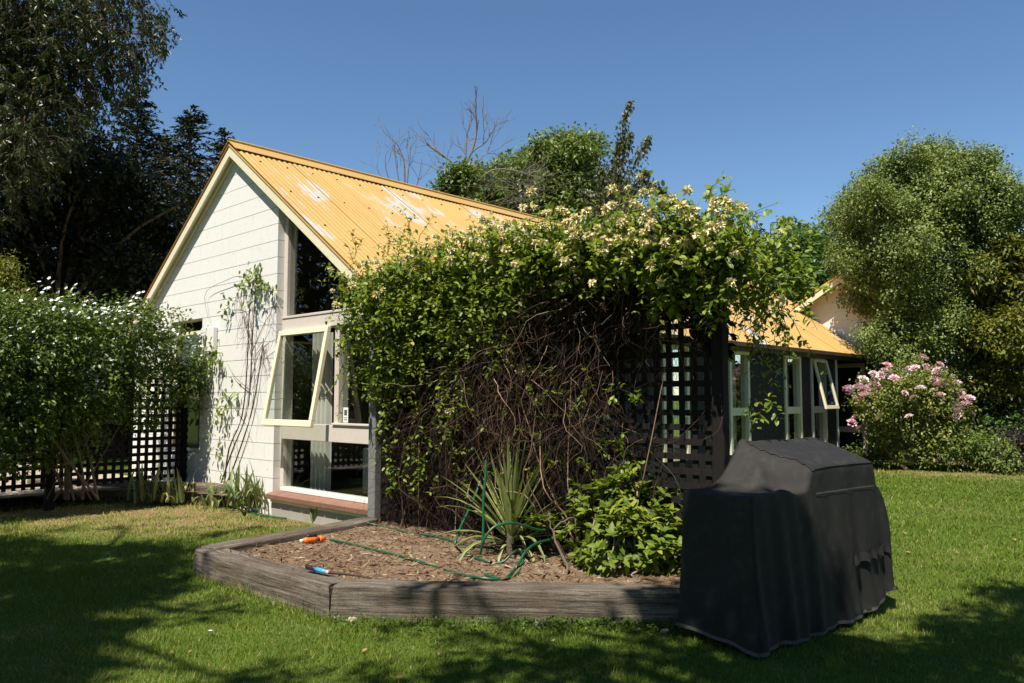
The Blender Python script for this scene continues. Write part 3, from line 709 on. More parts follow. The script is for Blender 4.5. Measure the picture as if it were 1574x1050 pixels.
# armchair inside, seen through the fixed pane
ac = thing('armchair', 'dark leather armchair inside the room behind the window', 'armchair', L2W([1.15, .75, .12]), HA)
MB(True).box(.75, 1.55, .3, 1.15, .24, .62).build('seat', M['leather'], ac, .05)
MB(True).box(1.35, 1.68, .25, 1.2, .62, 1.22).build('backrest', M['leather'], ac, .09)
for y0 in (.12, 1.16): MB(True).box(.72, 1.6, y0, y0 + .2, .24, .82).build('armrest', M['leather'], ac, .06)
MB(True).box(1.28, 1.5, .3, 1.15, 1.05, 1.32).build('head_cushion', M['leather'], ac, .08)
for xx in (.8, 1.5):
    for yy in (.25, 1.2): MB(True).box(xx - .03, xx + .03, yy - .03, yy + .03, .121, .24).build('leg', M['bark'], ac)

# ================================================================== TRELLISES
def lattice(name, label, origin, axis, length, z0, z1, xoff, posts, group, pitch=.1, wd=.042):
    """axis 'y' lies in the gable plane, axis 'x' runs out from the gable"""
    t = thing(name, label, 'trellis', L2W(origin), HA, group)
    ux = Vector(U if axis == 'x' else V); uz = Vector((0, 0, 1)); un = ux.cross(uz)
    vm = MB().box(-wd / 2, wd / 2, -.006, .006, 0, z1 - z0).mesh('slat', M['lattice'])
    hm = MB().box(0, length, -.006, .006, -wd / 2, wd / 2).mesh('slat', M['lattice'])
    rot = Matrix((ux, -un, uz)).transposed().to_4x4()
    O = Vector(L2W(origin)); O.z = 0
    s = pitch / 2
    while s < length:
        link('slat', vm, t, Matrix.Translation(O + ux * s + uz * z0 + un * .008) @ rot); s += pitch
    z = z0 + pitch / 2
    while z < z1:
        link('slat', hm, t, Matrix.Translation(O + uz * z - un * .008) @ rot); z += pitch
    for s, wp, zt, mt in posts:
        m = MB().box(-wp / 2, wp / 2, -.04, .04, -.05, zt).mesh('post', M[mt])
        o = link('post', m, t, Matrix.Translation(O + ux * s - un * .06) @ rot); bev(o, .006)
    return t
tr = lattice('lattice_trellis', 'dark lattice screen from house corner carrying the honeysuckle', [-.02, -3.74, .15], 'y', 3.74, .2, 2.25, 0,
             [(.02, .085, 2.4, 'lattice'), (1.9, .1, 2.3, 'lattice'), (3.75, .11, 2.3, 'bluegrey')], 'garden lattice screens')
lt = lattice('lattice_trellis', 'dark lattice screen left of gable beneath the white flowered shrub', [-3.4, 4.28, .2], 'x', 3.4, .27, 1.75, 0,
             [(.0, .1, 1.8, 'lattice'), (1.75, .1, 1.8, 'lattice'), (3.35, .1, 1.8, 'lattice')], 'garden lattice screens', .1, .045)

# ================================================================== TIMBER SLEEPERS
def sleeper(label, p0, p1, width, z0, z1, e0=0.0, e1=0.0, seed=0):
    """p0,p1: outer bottom edge; the timber lies to the left of p0->p1; e0,e1 mitre the inner ends"""
    p0 = np.array(p0[:2], float); p1 = np.array(p1[:2], float); d = p1 - p0; L = np.linalg.norm(d); d /= L; nrm = np.array([-d[1], d[0]])
    nL, nw, nh = int(L / .05), 6, 7; ring = []
    r = .022
    for i in range(nw): ring.append((i / (nw - 1), 0))
    prof = [(0, 0), (0, .35), (0, .7), (0, .93), (.03, .985), (.10, 1), (.35, 1), (.65, 1), (.9, 1), (.97, .985), (1, .93), (1, .6), (1, .3), (1, 0)]
    rr = np.random.default_rng(seed); Vt = []; k = len(prof)
    for i in range(nL + 1):
        s = i / nL
        for w_, h in prof:
            a0, a1 = e0 * w_, L - e1 * w_
            x = a0 + (a1 - a0) * s
            if s in (0.0, 1.0): x += (.012 if s == 0 else -.012) * (h > .9)
            Vt.append((x, w_ * width, z0 + h * (z1 - z0)))
    Vt = np.array(Vt); nz = smooth_noise(Vt * [3, 18, 18], 1.0, seed) * .004 + smooth_noise(Vt * [1.2, 60, 60], 1.0, seed + 1) * .004
    inner = (Vt[:, 2] > z0 + .01)
    Vt[:, 1] += nz * inner * np.where(Vt[:, 1] < width / 2, 1, -1); Vt[:, 2] += inner * (nz * .8 + .006 * smooth_noise(Vt[:, :1] * 2, 1.0, seed + 2))
    F = [(i * k + j, (i + 1) * k + j, (i + 1) * k + j + 1, i * k + j + 1) for i in range(nL) for j in range(k - 1)]
    me = bpy.data.meshes.new('timber_sleeper')
    me.from_pydata([tuple(v) for v in Vt], [], F + [tuple(range(k - 1, -1, -1)), tuple(range(nL * k, nL * k + k))]); me.materials.append(M['sleeper'])
    for p in me.polygons: p.use_smooth = len(p.vertices) == 4
    import bmesh
    bm = bmesh.new(); bm.from_mesh(me); bmesh.ops.recalc_face_normals(bm, faces=bm.faces); bm.to_mesh(me); bm.free()
    o = bpy.data.objects.new('timber_sleeper', me); COL.objects.link(o); o.location = (p0[0], p0[1], 0); o.rotation_euler = (0, 0, math.atan2(d[1], d[0]))
    return tag(o, label, 'sleeper', 'weathered timber sleepers edging the beds')
sleeper('short weathered sleeper at the left end of the front bed, between two corner joints', BA, BB, .2, -.04, .20, .05, .03, 1)
sleeper('long weathered sleeper along the front of the bed, running behind the covered barbecue', BB + [.012, .004], BC, .2, -.04, .20, .03, 0, 2)
_d = (BW - BA) / np.linalg.norm(BW - BA); _n = np.array([_d[1], -_d[0]])
sleeper('narrow sleeper running from the left bed corner back to the house window', BW - _d * .0, BA + _d * .02, .2, -.04, .215, 0, .0, 3)
sleeper('dark sleeper below the left lattice, mostly in the shade of the shrub', G(40, 765), LB1, .16, -.04, .265, 0, 0, 4)
sleeper('short pale sleeper between two iris clumps left of the gable', LB1 + [.01, 0], LB2, .16, -.04, .27, 0, .05, 5)

# ================================================================== FOLIAGE BUILDERS
def leaf_part(name, P, Dr, N, L, W, mat, parent, sh=None, fold=.12, droop=.1, six=False, kind=None):
    Vt, F, k = leaf_arrays(P, Dr, N, L, W, fold, droop, six)
    sh = rng.beta(2, 2.2, len(P)) if sh is None else sh
    return part(name, Vt, F, mat, parent, np.repeat(sh, k), kind=kind)
def clump_twigs(clumps, n, shell=(.55, 1.05)):
    C = np.array(clumps, float); wgt = (C[:, 3] * C[:, 4] * C[:, 5]) ** .67; idx = rng.choice(len(C), n, p=wgt / wgt.sum())
    d = rvec(n); r = rng.uniform(shell[0] ** 2, shell[1] ** 2, n) ** .5
    bump = 1 + .16 * smooth_noise(d * 3 + idx[:, None], 1.6, 77)
    return C[idx, :3] + d * C[idx, 3:6] * (r * bump)[:, None], d
def fill_leaves(tips, outs, k, spread, L, W, up=.4, out=.6, droop=.2, tone=None):
    n = len(tips); P = np.repeat(tips, k, 0) + rng.normal(size=(n * k, 3)) * spread; o = np.repeat(outs, k, 0)
    Dr = unit(o * out + rvec(n * k) + Z3 * -.15); N = unit(rvec(n * k) * .75 + Z3 * up + o * .35 + S * .65)
    sh = np.clip(np.repeat(rng.uniform(.15, .75, n), k) + rng.normal(size=n * k) * .16, 0, 1)
    if tone is not None: sh = np.clip(sh + tone(P), 0, 1)
    return P, Dr, N, rng.uniform(.65, 1.25, n * k) * L, rng.uniform(.7, 1.2, n * k) * W, sh
def limbs(base, top, targets, r0, mat, parent, name='trunk', nlimb=14, wob=.12, sides=7):
    base = np.array(base, float); top = np.array(top, float); mid = (base + top) / 2 + rng.normal(size=3) * [wob, wob, 0]
    tr_ = spline([base, base + (mid - base) * .5 + rng.normal(size=3) * [wob * .4, wob * .4, 0], mid, top], 12); Vt, F, _ = tubes([tr_], r0, r0 * .25, sides)
    part(name, Vt, F, mat, parent, smooth=True)
    T = np.array(targets); T = T[rng.permutation(len(T))[:nlimb]]; ls = []
    for t in T:
        i = rng.integers(3, 11); s = tr_[i]; ls.append(spline([s, s + (t - s) * .45 + [0, 0, .12 * np.linalg.norm(t - s)] + rng.normal(size=3) * .08, t], 8))
    if ls:
        Vt, F, _ = tubes(ls, r0 * .32, r0 * .06, 5); part('branches', Vt, F, mat, parent, smooth=True)
def leafy_tree(name, label, base, clumps, n_twigs, k, spread, L, W, leaf, bark='bark', r0=.14, cat_='tree', group=None, up=.4, out=.6, droop=.2, shell=(.55, 1.05), tone=None, six=False, top=None, nlimb=14):
    t = thing(name, label, cat_, base, 0, group)
    C = np.array(clumps, float); top = C[:, :3].mean(0) + [0, 0, C[:, 5].max() * .3] if top is None else top
    limbs(base, top, C[:, :3], r0, M[bark], t, nlimb=nlimb)
    tips, outs = clump_twigs(clumps, n_twigs, shell)
    P, Dr, N, Ls, Ws, sh = fill_leaves(tips, outs, k, spread, L, W, up, out, droop, tone)
    leaf_part('crown', P, Dr, N, Ls, Ws, M[leaf], t, sh, .12, droop, six)
    return t

# ================================================================== HONEYSUCKLE ON THE TRELLIS
vine = thing('honeysuckle_vine', 'honeysuckle with cream flowers and dead stems smothering the lattice screen', 'vine', L2W([-.1, -1.9, .17]), HA)
xp = -.32
TOPP = [HP(*p, xp) for p in ((520, 530), (540, 455), (565, 405), (620, 380), (690, 352), (750, 342), (800, 325), (850, 318), (940, 308), (1010, 300), (1085, 296), (1140, 304), (1190, 325), (1212, 350))]
BOTP = [HP(*p, xp) for p in ((520, 545), (550, 590), (585, 620), (640, 560), (700, 545), (745, 520), (790, 490), (830, 420), (900, 395), (960, 405), (1010, 405), (1080, 420), (1140, 470), (1212, 480))]
ty = np.array([p[1] for p in TOPP])[::-1]; tz = np.array([p[2] for p in TOPP])[::-1]; by = np.array([p[1] for p in BOTP])[::-1]; bz = np.array([p[2] for p in BOTP])[::-1]
def vtop(y): return np.interp(y, ty, tz)
def vbot(y): return np.interp(y, by, bz)
n = 2500
y = rng.uniform(ty.min() + .22, ty.max() - .44, n); f = rng.beta(1.3, 1.0, n); z = vbot(y) + (vtop(y) - .24 - vbot(y)) * f
lo_ = (y > -.25) & (z < 1.75); y[lo_] -= .35
depth = (.18 + .42 * np.clip((z - 1.5) / 1.2, 0, 1)) * np.interp(y, [-3.2, -1.4, -.7], [.62, .62, 1.0]); x = -.05 - depth * rng.uniform(.15, 1.0, n) ** .7
top = rng.uniform(size=n) < .30; x[top] = rng.uniform(-.6, .55, top.sum()); rt_ = y < -4.0; x[rt_] = rng.uniform(-.05, .5, rt_.sum()); z[top] = vtop(y[top]) - .24 - rng.uniform(0, .15, top.sum()) - .25 * np.clip(x[top], 0, 1)
m_ = 190; x = np.concatenate([x, rng.uniform(-.28, .32, m_)]); y = np.concatenate([y, rng.uniform(-3.92, -3.3, m_)]); z = np.concatenate([z, rng.uniform(2.0, 2.5, m_)]); top = np.concatenate([top, np.zeros(m_, bool)]); n += m_
P0 = L2W(np.stack([x, y, z], 1)); d0 = rvec(n) * .7 + np.where(top[:, None], Z3 * .9, -U * .9 + Z3 * .35)
sh_ = grow(P0, d0, rng.uniform(.18, .45, n), 8, .22, .28)
# hanging and free-standing shoots
ex = []
for (px, py, xo, ln, kind) in [(1150, 350, .40, .9, -1), (1165, 360, .40, 1.0, -1), (1175, 400, .40, .85, -1), (1180, 380, .40, .6, -1), (1155, 420, .40, .7, -1), (1140, 440, .40, .8, -1), (1185, 350, .40, .9, -1),
                              (1180, 440, .40, .75, -1), (1170, 470, .40, .6, -1), (760, 470, -.35, .55, -1), (775, 520, -.35, .35, -1), (1010, 385, -.3, .3, -1), (640, 540, -.35, .3, -1), (700, 560, -.3, .35, -1), (1160, 610, -.1, .2, -1), (1090, 400, -.3, .35, -1), (1115, 410, -.3, .45, -1), (1125, 390, -.2, .4, -1),
                              (1083, 318, -.15, .24, 1), (1195, 340, .1, .2, 2), (545, 400, -.35, .3, 1), (640, 372, -.2, .3, 1), (600, 395, -.1, .3, 1), (535, 520, -.4, .45, -1), (560, 560, -.35, .5, -1), (590, 600, -.3, .4, -1), (550, 480, -.45, .5, 3), (540, 560, -.45, .5, 3), (600, 640, -.3, .4, -1), (610, 690, -.25, .3, -1), (660, 600, -.3, .4, -1), (625, 660, -.25, .4, -1), (645, 700, -.25, .3, -1), (690, 640, -.28, .35, -1), (600, 720, -.2, .3, -1), (680, 560, -.35, .4, -1), (720, 590, -.3, .35, -1)]:
    p = L2W(HP(px, py, xo)); dd = {-1: -Z3 + rng.normal(size=3) * .2, 1: Z3 + rng.normal(size=3) * .15, 2: np.array([.9, -.3, .15]), 3: V * .8 - Z3 * .3}[kind]
    for _ in range(3): ex.append((p + rng.normal(size=3) * .04, dd, ln * rng.uniform(.8, 1.1), {-1: .15, 1: .02, 2: .12, 3: .2}[kind]))
ex_l = np.stack([grow([e[0]], [e[1]], e[2], 8, e[3], .22)[0] for e in ex])
allsh = np.concatenate([sh_, ex_l])
Vt, F, k = tubes(allsh, .0035, .0015, 3); part('stems', Vt, F, M['vine_dead'], vine, rng.uniform(.1, .6, len(F)))
seg = np.linspace(1.2, 6.9, 8); Ps, Ds = [], []
T = unit(np.gradient(allsh, axis=1))
for s in seg:
    i = int(s); u_ = s - i; b = allsh[:, i] * (1 - u_) + allsh[:, min(i + 1, 7)] * u_
    sd = unit(np.cross(T[:, i], rvec(len(allsh))))
    for sg in (1, -1): Ps.append(b + rng.normal(size=b.shape) * .012); Ds.append(sd * sg + T[:, i] * .5)
P = np.concatenate(Ps); Dr = np.concatenate(Ds); keep = rng.uniform(size=len(P)) < .92; P, Dr = P[keep], Dr[keep]
N = unit(Z3 * .5 + S * 1.0 + rvec(len(P)) * .65)
big = rng.uniform(.7, 1.3, len(P)) * (1 + .35 * (rng.uniform(size=len(P)) < .12))
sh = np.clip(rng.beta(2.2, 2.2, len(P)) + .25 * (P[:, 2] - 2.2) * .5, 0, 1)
leaf_part('foliage', P, Dr, N, .043 * big, .027 * big, M['vine_leaf'], vine, sh, .14, .12, True, kind='stuff')
# flower clusters: thin curled petals on a shared mesh
def petal_cluster(n_, L_, W_, seed):
    r_ = np.random.default_rng(seed); d = unit(r_.normal(size=(n_, 3)) * [1, 1, .8] + [0, 0, .35]); P_ = d * .006
    Vt, F, k = leaf_arrays(P_, d, unit(r_.normal(size=(n_, 3))), r_.uniform(.45, 1.35, n_) * L_, W_, .1, .25)
    return tri_mesh('flower_cluster', Vt, F, M['flower_cream'], np.repeat(r_.beta(1, 1.6, n_), k))
fl = [petal_cluster(80, .027, .0125, s) for s in range(5)]
ends = sh_[rng.permutation(len(sh_))]; ends = ends[:, 6]
loc = (ends - HC) @ np.stack([U, V, Z3], 1)
wgt = np.exp(-((vtop(loc[:, 1]) - loc[:, 2]) / .33) ** 2) * np.clip(.35 + .65 * (-(loc[:, 0]) / .45), .15, 1.4) * np.clip(.7 + .2 * (-loc[:, 1]), .6, 1.3)
wgt *= np.exp(1.5 * smooth_noise(ends, 3.2, 5))
pick = rng.choice(len(ends), 290, replace=False, p=wgt / wgt.sum())
for i in pick:
    p = ends[i] + rng.normal(size=3) * .02 - U * .07 + Z3 * .035
    mw = Matrix.Translation(Vector(p)) @ Matrix.Rotation(rng.uniform(0, 6.28), 4, 'Z') @ Matrix.Rotation(rng.uniform(-.7, .7), 4, 'X') @ Matrix.Scale(float(rng.uniform(.8, 1.35)), 4)
    link('flower_cluster', fl[rng.integers(5)], vine, mw)
for px, py in ((691, 632), (800, 570)):
    link('flower_cluster', fl[0], vine, Matrix.Translation(Vector(L2W(HP(px, py, -.3)))) @ Matrix.Scale(1.2, 4))
# dead stems: hanging tangle below the leaves
n = 4200; y = rng.uniform(-3.75, -.28, n); xx = -.04 - rng.uniform(0, 1, n) ** 1.5 * 1.0
zt = vbot(y) + rng.uniform(-.1, .35, n); zlo = .25 + .1 * rng.uniform(size=n); u_ = rng.uniform(size=n) ** 1.1; z = zlo + (np.maximum(zt, .6) - zlo) * u_ ** .6; hz_ = np.clip((z - .8) / .6, 0, 1); xx = -.04 + (xx + .04) * (.13 + .36 * hz_ * np.exp(-((y + 2.1) / .9) ** 2))
ok = ~((y < -2.95) & (z < 1.75) & (rng.uniform(size=n) < .88)) & ~((y < -3.35) & (rng.uniform(size=n) < .8)) & ~((z < 1.1) & (z > .5) & (rng.uniform(size=n) < .45)); x_, y, z = xx[ok], y[ok], z[ok]; n = len(y)
P0 = L2W(np.stack([x_, y, z], 1)); d0 = rng.normal(size=(n, 3)) * [.55, .55, .35] + np.array([0, 0, -.9]) - U * .15
st_ = grow(P0, d0, rng.uniform(.15, .75, n), 9, .10, .30)
lc = (st_ - HC) @ np.stack([U, V, Z3], 1); lc[..., 0] = np.minimum(lc[..., 0], -.035); lc[..., 2] = np.maximum(lc[..., 2], .18); st_ = L2W(lc)
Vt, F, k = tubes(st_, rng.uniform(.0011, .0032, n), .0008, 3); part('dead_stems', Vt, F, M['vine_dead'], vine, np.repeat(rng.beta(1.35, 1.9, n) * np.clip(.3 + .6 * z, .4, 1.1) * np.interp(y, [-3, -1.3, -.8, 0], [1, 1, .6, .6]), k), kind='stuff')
# deeper dense thatch of fine stems right on the lattice
n = 2600; y = rng.uniform(-3.2, -.15, n); z = rng.uniform(.25, 1, n) * 0 + .25 + (vbot(y) + .25 - .25) * rng.uniform(0, 1, n); P0 = L2W(np.stack([-.035 - rng.uniform(0, .05, n), y, z], 1))
ok = ~((y < -2.75) & (z < 1.7)); P0 = P0[ok]; n = len(P0)
st_ = grow(P0, rng.normal(size=(n, 3)) * .4 - Z3, rng.uniform(.2, .5, n), 5, .1, .3); lc = (st_ - HC) @ np.stack([U, V, Z3], 1); lc[..., 0] = np.clip(lc[..., 0], -.12, -.03); lc[..., 2] = np.maximum(lc[..., 2], .17); st_ = L2W(lc)
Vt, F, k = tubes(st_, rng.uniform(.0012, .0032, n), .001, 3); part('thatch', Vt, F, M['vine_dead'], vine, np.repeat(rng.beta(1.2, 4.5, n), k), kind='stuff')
n = 34000; y = rng.uniform(-3.7, -.14, n); z = .2 + (vtop(y) - .25 - .2) * rng.uniform(0, 1, n) ** .72
ok = ~((y < -2.75) & (z < 1.8 + .15 * np.sin(y * 9))) & ~((y < -2.3) & (z < 1.3) & (rng.uniform(size=n) < .6)); y, z = y[ok], z[ok]; n = len(y); P = L2W(np.stack([rng.uniform(-.07, .16, n), y, z], 1))
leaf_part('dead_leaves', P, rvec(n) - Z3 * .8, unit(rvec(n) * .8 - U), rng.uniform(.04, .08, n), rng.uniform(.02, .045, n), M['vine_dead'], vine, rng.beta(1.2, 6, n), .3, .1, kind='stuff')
# thick woody runners
rl = []
for _ in range(34):
    y0 = rng.uniform(-2.8, -.5); p0 = L2W([-.06 - rng.uniform(0, .12), y0, .17]); p1 = L2W([-.05 - rng.uniform(0, .15), min(-.3, y0 + rng.normal() * .35), rng.uniform(.9, 2.2)])
    mid = (p0 + p1) / 2 + rng.normal(size=3) * .15 - U * .05; rl.append(spline([p0, p0 + (mid - p0) * .6 + rng.normal(size=3) * .08, mid, p1], 12))
Vt, F, k = tubes(rl, rng.uniform(.004, .012, len(rl)), .003, 5); part('runners', Vt, F, M['vine_dead'], vine, np.repeat(rng.uniform(.3, .95, len(rl)), k), smooth=True)
# a few green sprays low on the dead mass
n = 60; px_ = rng.uniform(600, 1000, n); py_ = rng.uniform(560, 790, n); P0 = np.stack([L2W(HP(a_, b_, -.22)) for a_, b_ in zip(px_, py_)]); P0 = P0[P0[:, 2] > .2]
g_ = grow(P0, rvec(len(P0)) + Z3 * .5 - U * .4, .18, 6, .1, .2); Ps = np.concatenate([g_[:, i] for i in range(1, 6)] * 2); Dr = rvec(len(Ps))
leaf_part('low_leaves', Ps, Dr, unit(Z3 + rvec(len(Ps)) * .5), .042, .026, M['vine_leaf'], vine, None, .14, .1, True, kind='stuff')

# ================================================================== WHITE-FLOWERED SHRUB ON THE LEFT LATTICE
hb = L2W([-1.7, 4.0, .17])
hedge = thing('flowering_shrub', 'large white flowered shrub sprawling over the left lattice', 'shrub', hb)
cl = []
for (px, py, xx_, r) in [(-60, 560, -2.9, .62), (20, 545, -2.3, .6), (60, 590, -2.1, .55), (110, 545, -1.7, .55), (60, 510, -1.9, .5), (160, 525, -1.2, .5), (170, 590, -1.3, .5), (230, 540, -.75, .46), (250, 590, -.8, .42), (290, 550, -.45, .40), (310, 580, -.4, .30), (200, 500, -.9, .42), (130, 620, -1.6, .45), (30, 640, -2.4, .5), (100, 500, -1.6, .45), (-20, 500, -2.5, .5), (215, 635, -1.2, .24), (10, 665, -2.4, .36), (70, 655, -2.0, .34), (-60, 680, -2.8, .5), (60, 630, -2.1, .42), (20, 700, -2.4, .3), (130, 670, -1.6, .26), (90, 690, -1.9, .25),  (325, 555, -.25, .22), (335, 585, -.2, .2), (328, 610, -.25, .2), (300, 610, -.4, .24), (250, 500, -.55, .3), (-100, 640, -3, .6)]:
    # points on the plane of the lattice front (local y about 3.95)
    d = ray(px, py); t_ = np.dot(HC + 3.95 * V - CAM, V) / np.dot(d, V); q = CAM + d * t_
    cl.append((*q, r, r, r * .82))
hx = [(L2W([xx_, 4.55, zz])[0], L2W([xx_, 4.55, zz])[1], zz, .5, .5, .4) for xx_, zz in ((-.7, 2.05), (-1.5, 2.15), (-2.3, 2.2), (-3.1, 2.2))]
tips, outs = clump_twigs(cl + hx, 5200, (.6, 1.08))
P, Dr, N, Ls, Ws, sh = fill_leaves(tips, outs, 8, .045, .062, .031, .5, .7)
leaf_part('foliage', P, Dr, N, Ls, Ws, M['hedge_leaf'], hedge, sh, .12, .15)
tp = tips[rng.permutation(len(tips))][:420] + S * .06; oo = rvec(420)
fp, fd = [], []
lit_ = np.nonzero((outs @ unit(S + np.array([.5, -1.0, 0.1]))) > .35)[0]; clus = tips[rng.permutation(lit_[(tips[lit_, 2] > 1.25) | (rng.uniform(size=len(lit_)) < .12)])][:170]
for c_ in clus:
    k_ = int(rng.choice([1, 2, 3, 5, 8, 12])); fp.append(c_ + S * .10 + rng.normal(size=(k_, 3)) * .05)
fp = np.concatenate(fp); m_ = len(fp); ax = unit(S + rvec(m_) * .5); t1 = unit(np.cross(ax, rvec(m_))); t2 = np.cross(ax, t1); PP, DD, NN = [], [], []
for j in range(5):
    a_ = j * 2 * math.pi / 5; PP.append(fp); DD.append(t1 * math.cos(a_) + t2 * math.sin(a_) + ax * .15); NN.append(ax)
PP, DD, NN = map(np.concatenate, (PP, DD, NN)); leaf_part('flowers', PP, DD, NN, .026, .023, M['petal_white'], hedge, rng.uniform(0, 1, len(PP)), .1, 0, kind='stuff')
g0 = G(112, 768, .16); ls = []
for _ in range(15):
    tgt = min((np.array(cl[rng.integers(len(cl))][:3]) for _ in range(4)), key=lambda p_: np.linalg.norm(p_[:2] - g0[:2])); s = g0 + rng.normal(size=3) * [.12, .08, 0]; ls.append(spline([s, s + (tgt - s) * .4 + rng.normal(size=3) * .12, tgt], 10))
Vt, F, k = tubes(ls, rng.uniform(.008, .02, len(ls)), .005, 6); part('stems', Vt, F, M['bark'], hedge, smooth=True)

# ================================================================== CLIMBER ON THE WHITE WALL
cw = thing('wall_climber', 'sparse climber with bare twiggy stems on the white gable wall', 'climber', L2W([-.08, 3.2, .17]), HA)
ls = []
def hpl(pts, x=-.03): return [L2W(HP(a_, b_, x - rng.uniform(0, .04))) for a_, b_ in pts]
main = [[(340, 742), (358, 690), (378, 640), (385, 590), (388, 520), (392, 460), (395, 415)], [(345, 742), (352, 690), (372, 640), (380, 560), (383, 480), (390, 430)], [(352, 738), (385, 640), (400, 560), (405, 520)],
        [(388, 560), (378, 500), (370, 470), (365, 440)], [(388, 540), (405, 500), (420, 470), (415, 440)], [(385, 590), (400, 540), (425, 520)], [(384, 600), (362, 580), (350, 560)], [(383, 520), (375, 470), (350, 462)], [(392, 440), (370, 425), (350, 430), (316, 450), (320, 490)], [(372, 640), (350, 610), (335, 590)]]
for mn in main: ls.append(spline(hpl(mn), 16))
for _ in range(70):
    b = ls[rng.integers(0, 6)][rng.integers(4, 15)]; ls.append(spline([b, b + V * rng.normal() * .06 - Z3 * .1 - U * .03, b + V * rng.normal() * .13 - Z3 * rng.uniform(.1, .45) - U * .03], 16))
ls = np.array(ls); lc = (ls - HC) @ np.stack([U, V, Z3], 1); lc[..., 0] = np.clip(lc[..., 0], -.14, -.008); ls = L2W(lc)
rad = np.concatenate([np.full(3, .011), np.full(7, .005), np.full(len(ls) - 10, .0025)]); Vt, F, k = tubes(ls, rad, rad * .4, 4); part('stems', Vt, F, M['vine_dead'], cw, np.repeat(rng.uniform(.35, .8, len(ls)), k))
ctr = [((395, 420), 38, .07), ((385, 430), 30, .07), ((402, 440), 26, .06), ((368, 438), 16, .05), ((416, 442), 16, .04), ((390, 460), 16, .06), ((350, 465), 14, .05), ((343, 480), 6, .04), ((335, 560), 30, .08), ((345, 620), 34, .08), ((338, 640), 26, .08), ((333, 690), 22, .06), ((330, 540), 24, .07), ((360, 605), 12, .05)]
Ps = np.concatenate([L2W(HP(*c_, -.07)) + rng.normal(size=(k_, 3)) * s_ * np.array([1, 1, 1.2]) for c_, k_, s_ in ctr])
lc = (Ps - HC) @ np.stack([U, V, Z3], 1); lc[:, 0] = np.clip(lc[:, 0], -.16, -.03); Ps = L2W(lc)
leaf_part('foliage', Ps, rvec(len(Ps)) * .8 - Z3 * .6, unit(S + rvec(len(Ps)) * .7), .065, .032, M['hedge_leaf'], cw, rng.uniform(.4, 1, len(Ps)), .12, .2, True)

# ================================================================== PLANTS IN THE BED
def blade_mesh(name, mat, L, W, bend, fold=.25, segs=7):
    t = np.linspace(0, 1, segs); wd = W * np.clip(np.minimum(1, .55 + 2.2 * t) * (1 - t ** 2.2) ** .8, .02, 1); ang = bend * t ** 1.6; x = np.cumsum(np.sin(ang)) * L / segs; z = np.cumsum(np.cos(ang)) * L / segs
    Vt = []
    for i in range(segs): Vt += [(x[i] - fold * wd[i] * .5 * math.cos(ang[i]), -wd[i] / 2, z[i] + fold * wd[i] * .5 * math.sin(ang[i])), (x[i], 0, z[i]), (x[i] - fold * wd[i] * .5 * math.cos(ang[i]), wd[i] / 2, z[i] + fold * wd[i] * .5 * math.sin(ang[i]))]
    F = [(i * 3 + j, i * 3 + j + 1, i * 3 + j + 4, i * 3 + j + 3) for i in range(segs - 1) for j in (0, 1)]
    return tri_mesh(name, np.array(Vt), np.array(F), mat, smooth=True)
ag = G(785, 846, .17); cord = thing('cordyline', 'spiky cordyline with sword shaped leaves beside the green hose', 'plant', ag)
bm_ = [blade_mesh('leaf', M['sword'], .86, .044, b, .35) for b in (.06, .16, .32, .8, 1.6)]
for i in range(76):
    f = i / 75; tilt = .04 + 1.2 * f ** .75 + rng.normal() * .08; az = i * 2.39996 + rng.normal() * .2; b = bm_[min(4, int(f * 4.2 + rng.uniform(0, .8)))]
    sc = rng.uniform(.68, .98) * (1 - .25 * max(0, f - .6))
    link('leaf', b, cord, Matrix.Translation(Vector(ag + [0, 0, .14 - .12 * f])) @ Matrix.Rotation(az, 4, 'Z') @ Matrix.Rotation(tilt, 4, 'Y') @ Matrix.Scale(sc, 4))
Vt, F, _ = tubes([np.array([ag + [0, 0, -.04], ag + [.0, 0, .06], ag + [0, 0, .2]])], .035, .03, 8); part('stem', Vt, F, M['bark'], cord, smooth=True)
def iris(label, base, n_, h, spread, flop):
    t = thing('iris_clump', label, 'plant', base, 0, 'strap leaved iris clumps')
    ms = [blade_mesh('leaf', M['iris'], h, .040, b, .15) for b in (.2, .6, 1.2, 2.2)]
    for i in range(n_):
        p = np.array(base) + [rng.normal() * spread, rng.normal() * spread * .6, -.01]
        k_ = rng.choice(4, p=[.4, .3, .2, .1] if flop < .5 else [.15, .25, .3, .3])
        link('leaf', ms[k_], t, Matrix.Translation(Vector(p)) @ Matrix.Rotation(rng.uniform(0, 6.28), 4, 'Z') @ Matrix.Rotation(rng.uniform(.03, .4), 4, 'Y') @ Matrix.Scale(float(rng.uniform(.6, 1.15)), 4))
iris('large iris clump with dense drooping leaves beside the brick sill', G(380, 786), 80, .58, .15, .5)
iris('iris clump with upright blades touching the brick sill', G(408, 787), 44, .58, .10, .3)
iris('iris clump in front of the shaded sleeper, left of its joint', G(232, 777), 40, .52, .12, .5)
iris('iris clump in front of the sleeper joint, below the lattice end', G(268, 778), 34, .5, .09, .4)
iris('small arching iris clump in front of the short pale sleeper', G(325, 781), 22, .36, .07, .8)
iris('lone tuft of iris beside the concrete footing of the window', G(485, 805), 11, .34, .03, .2)

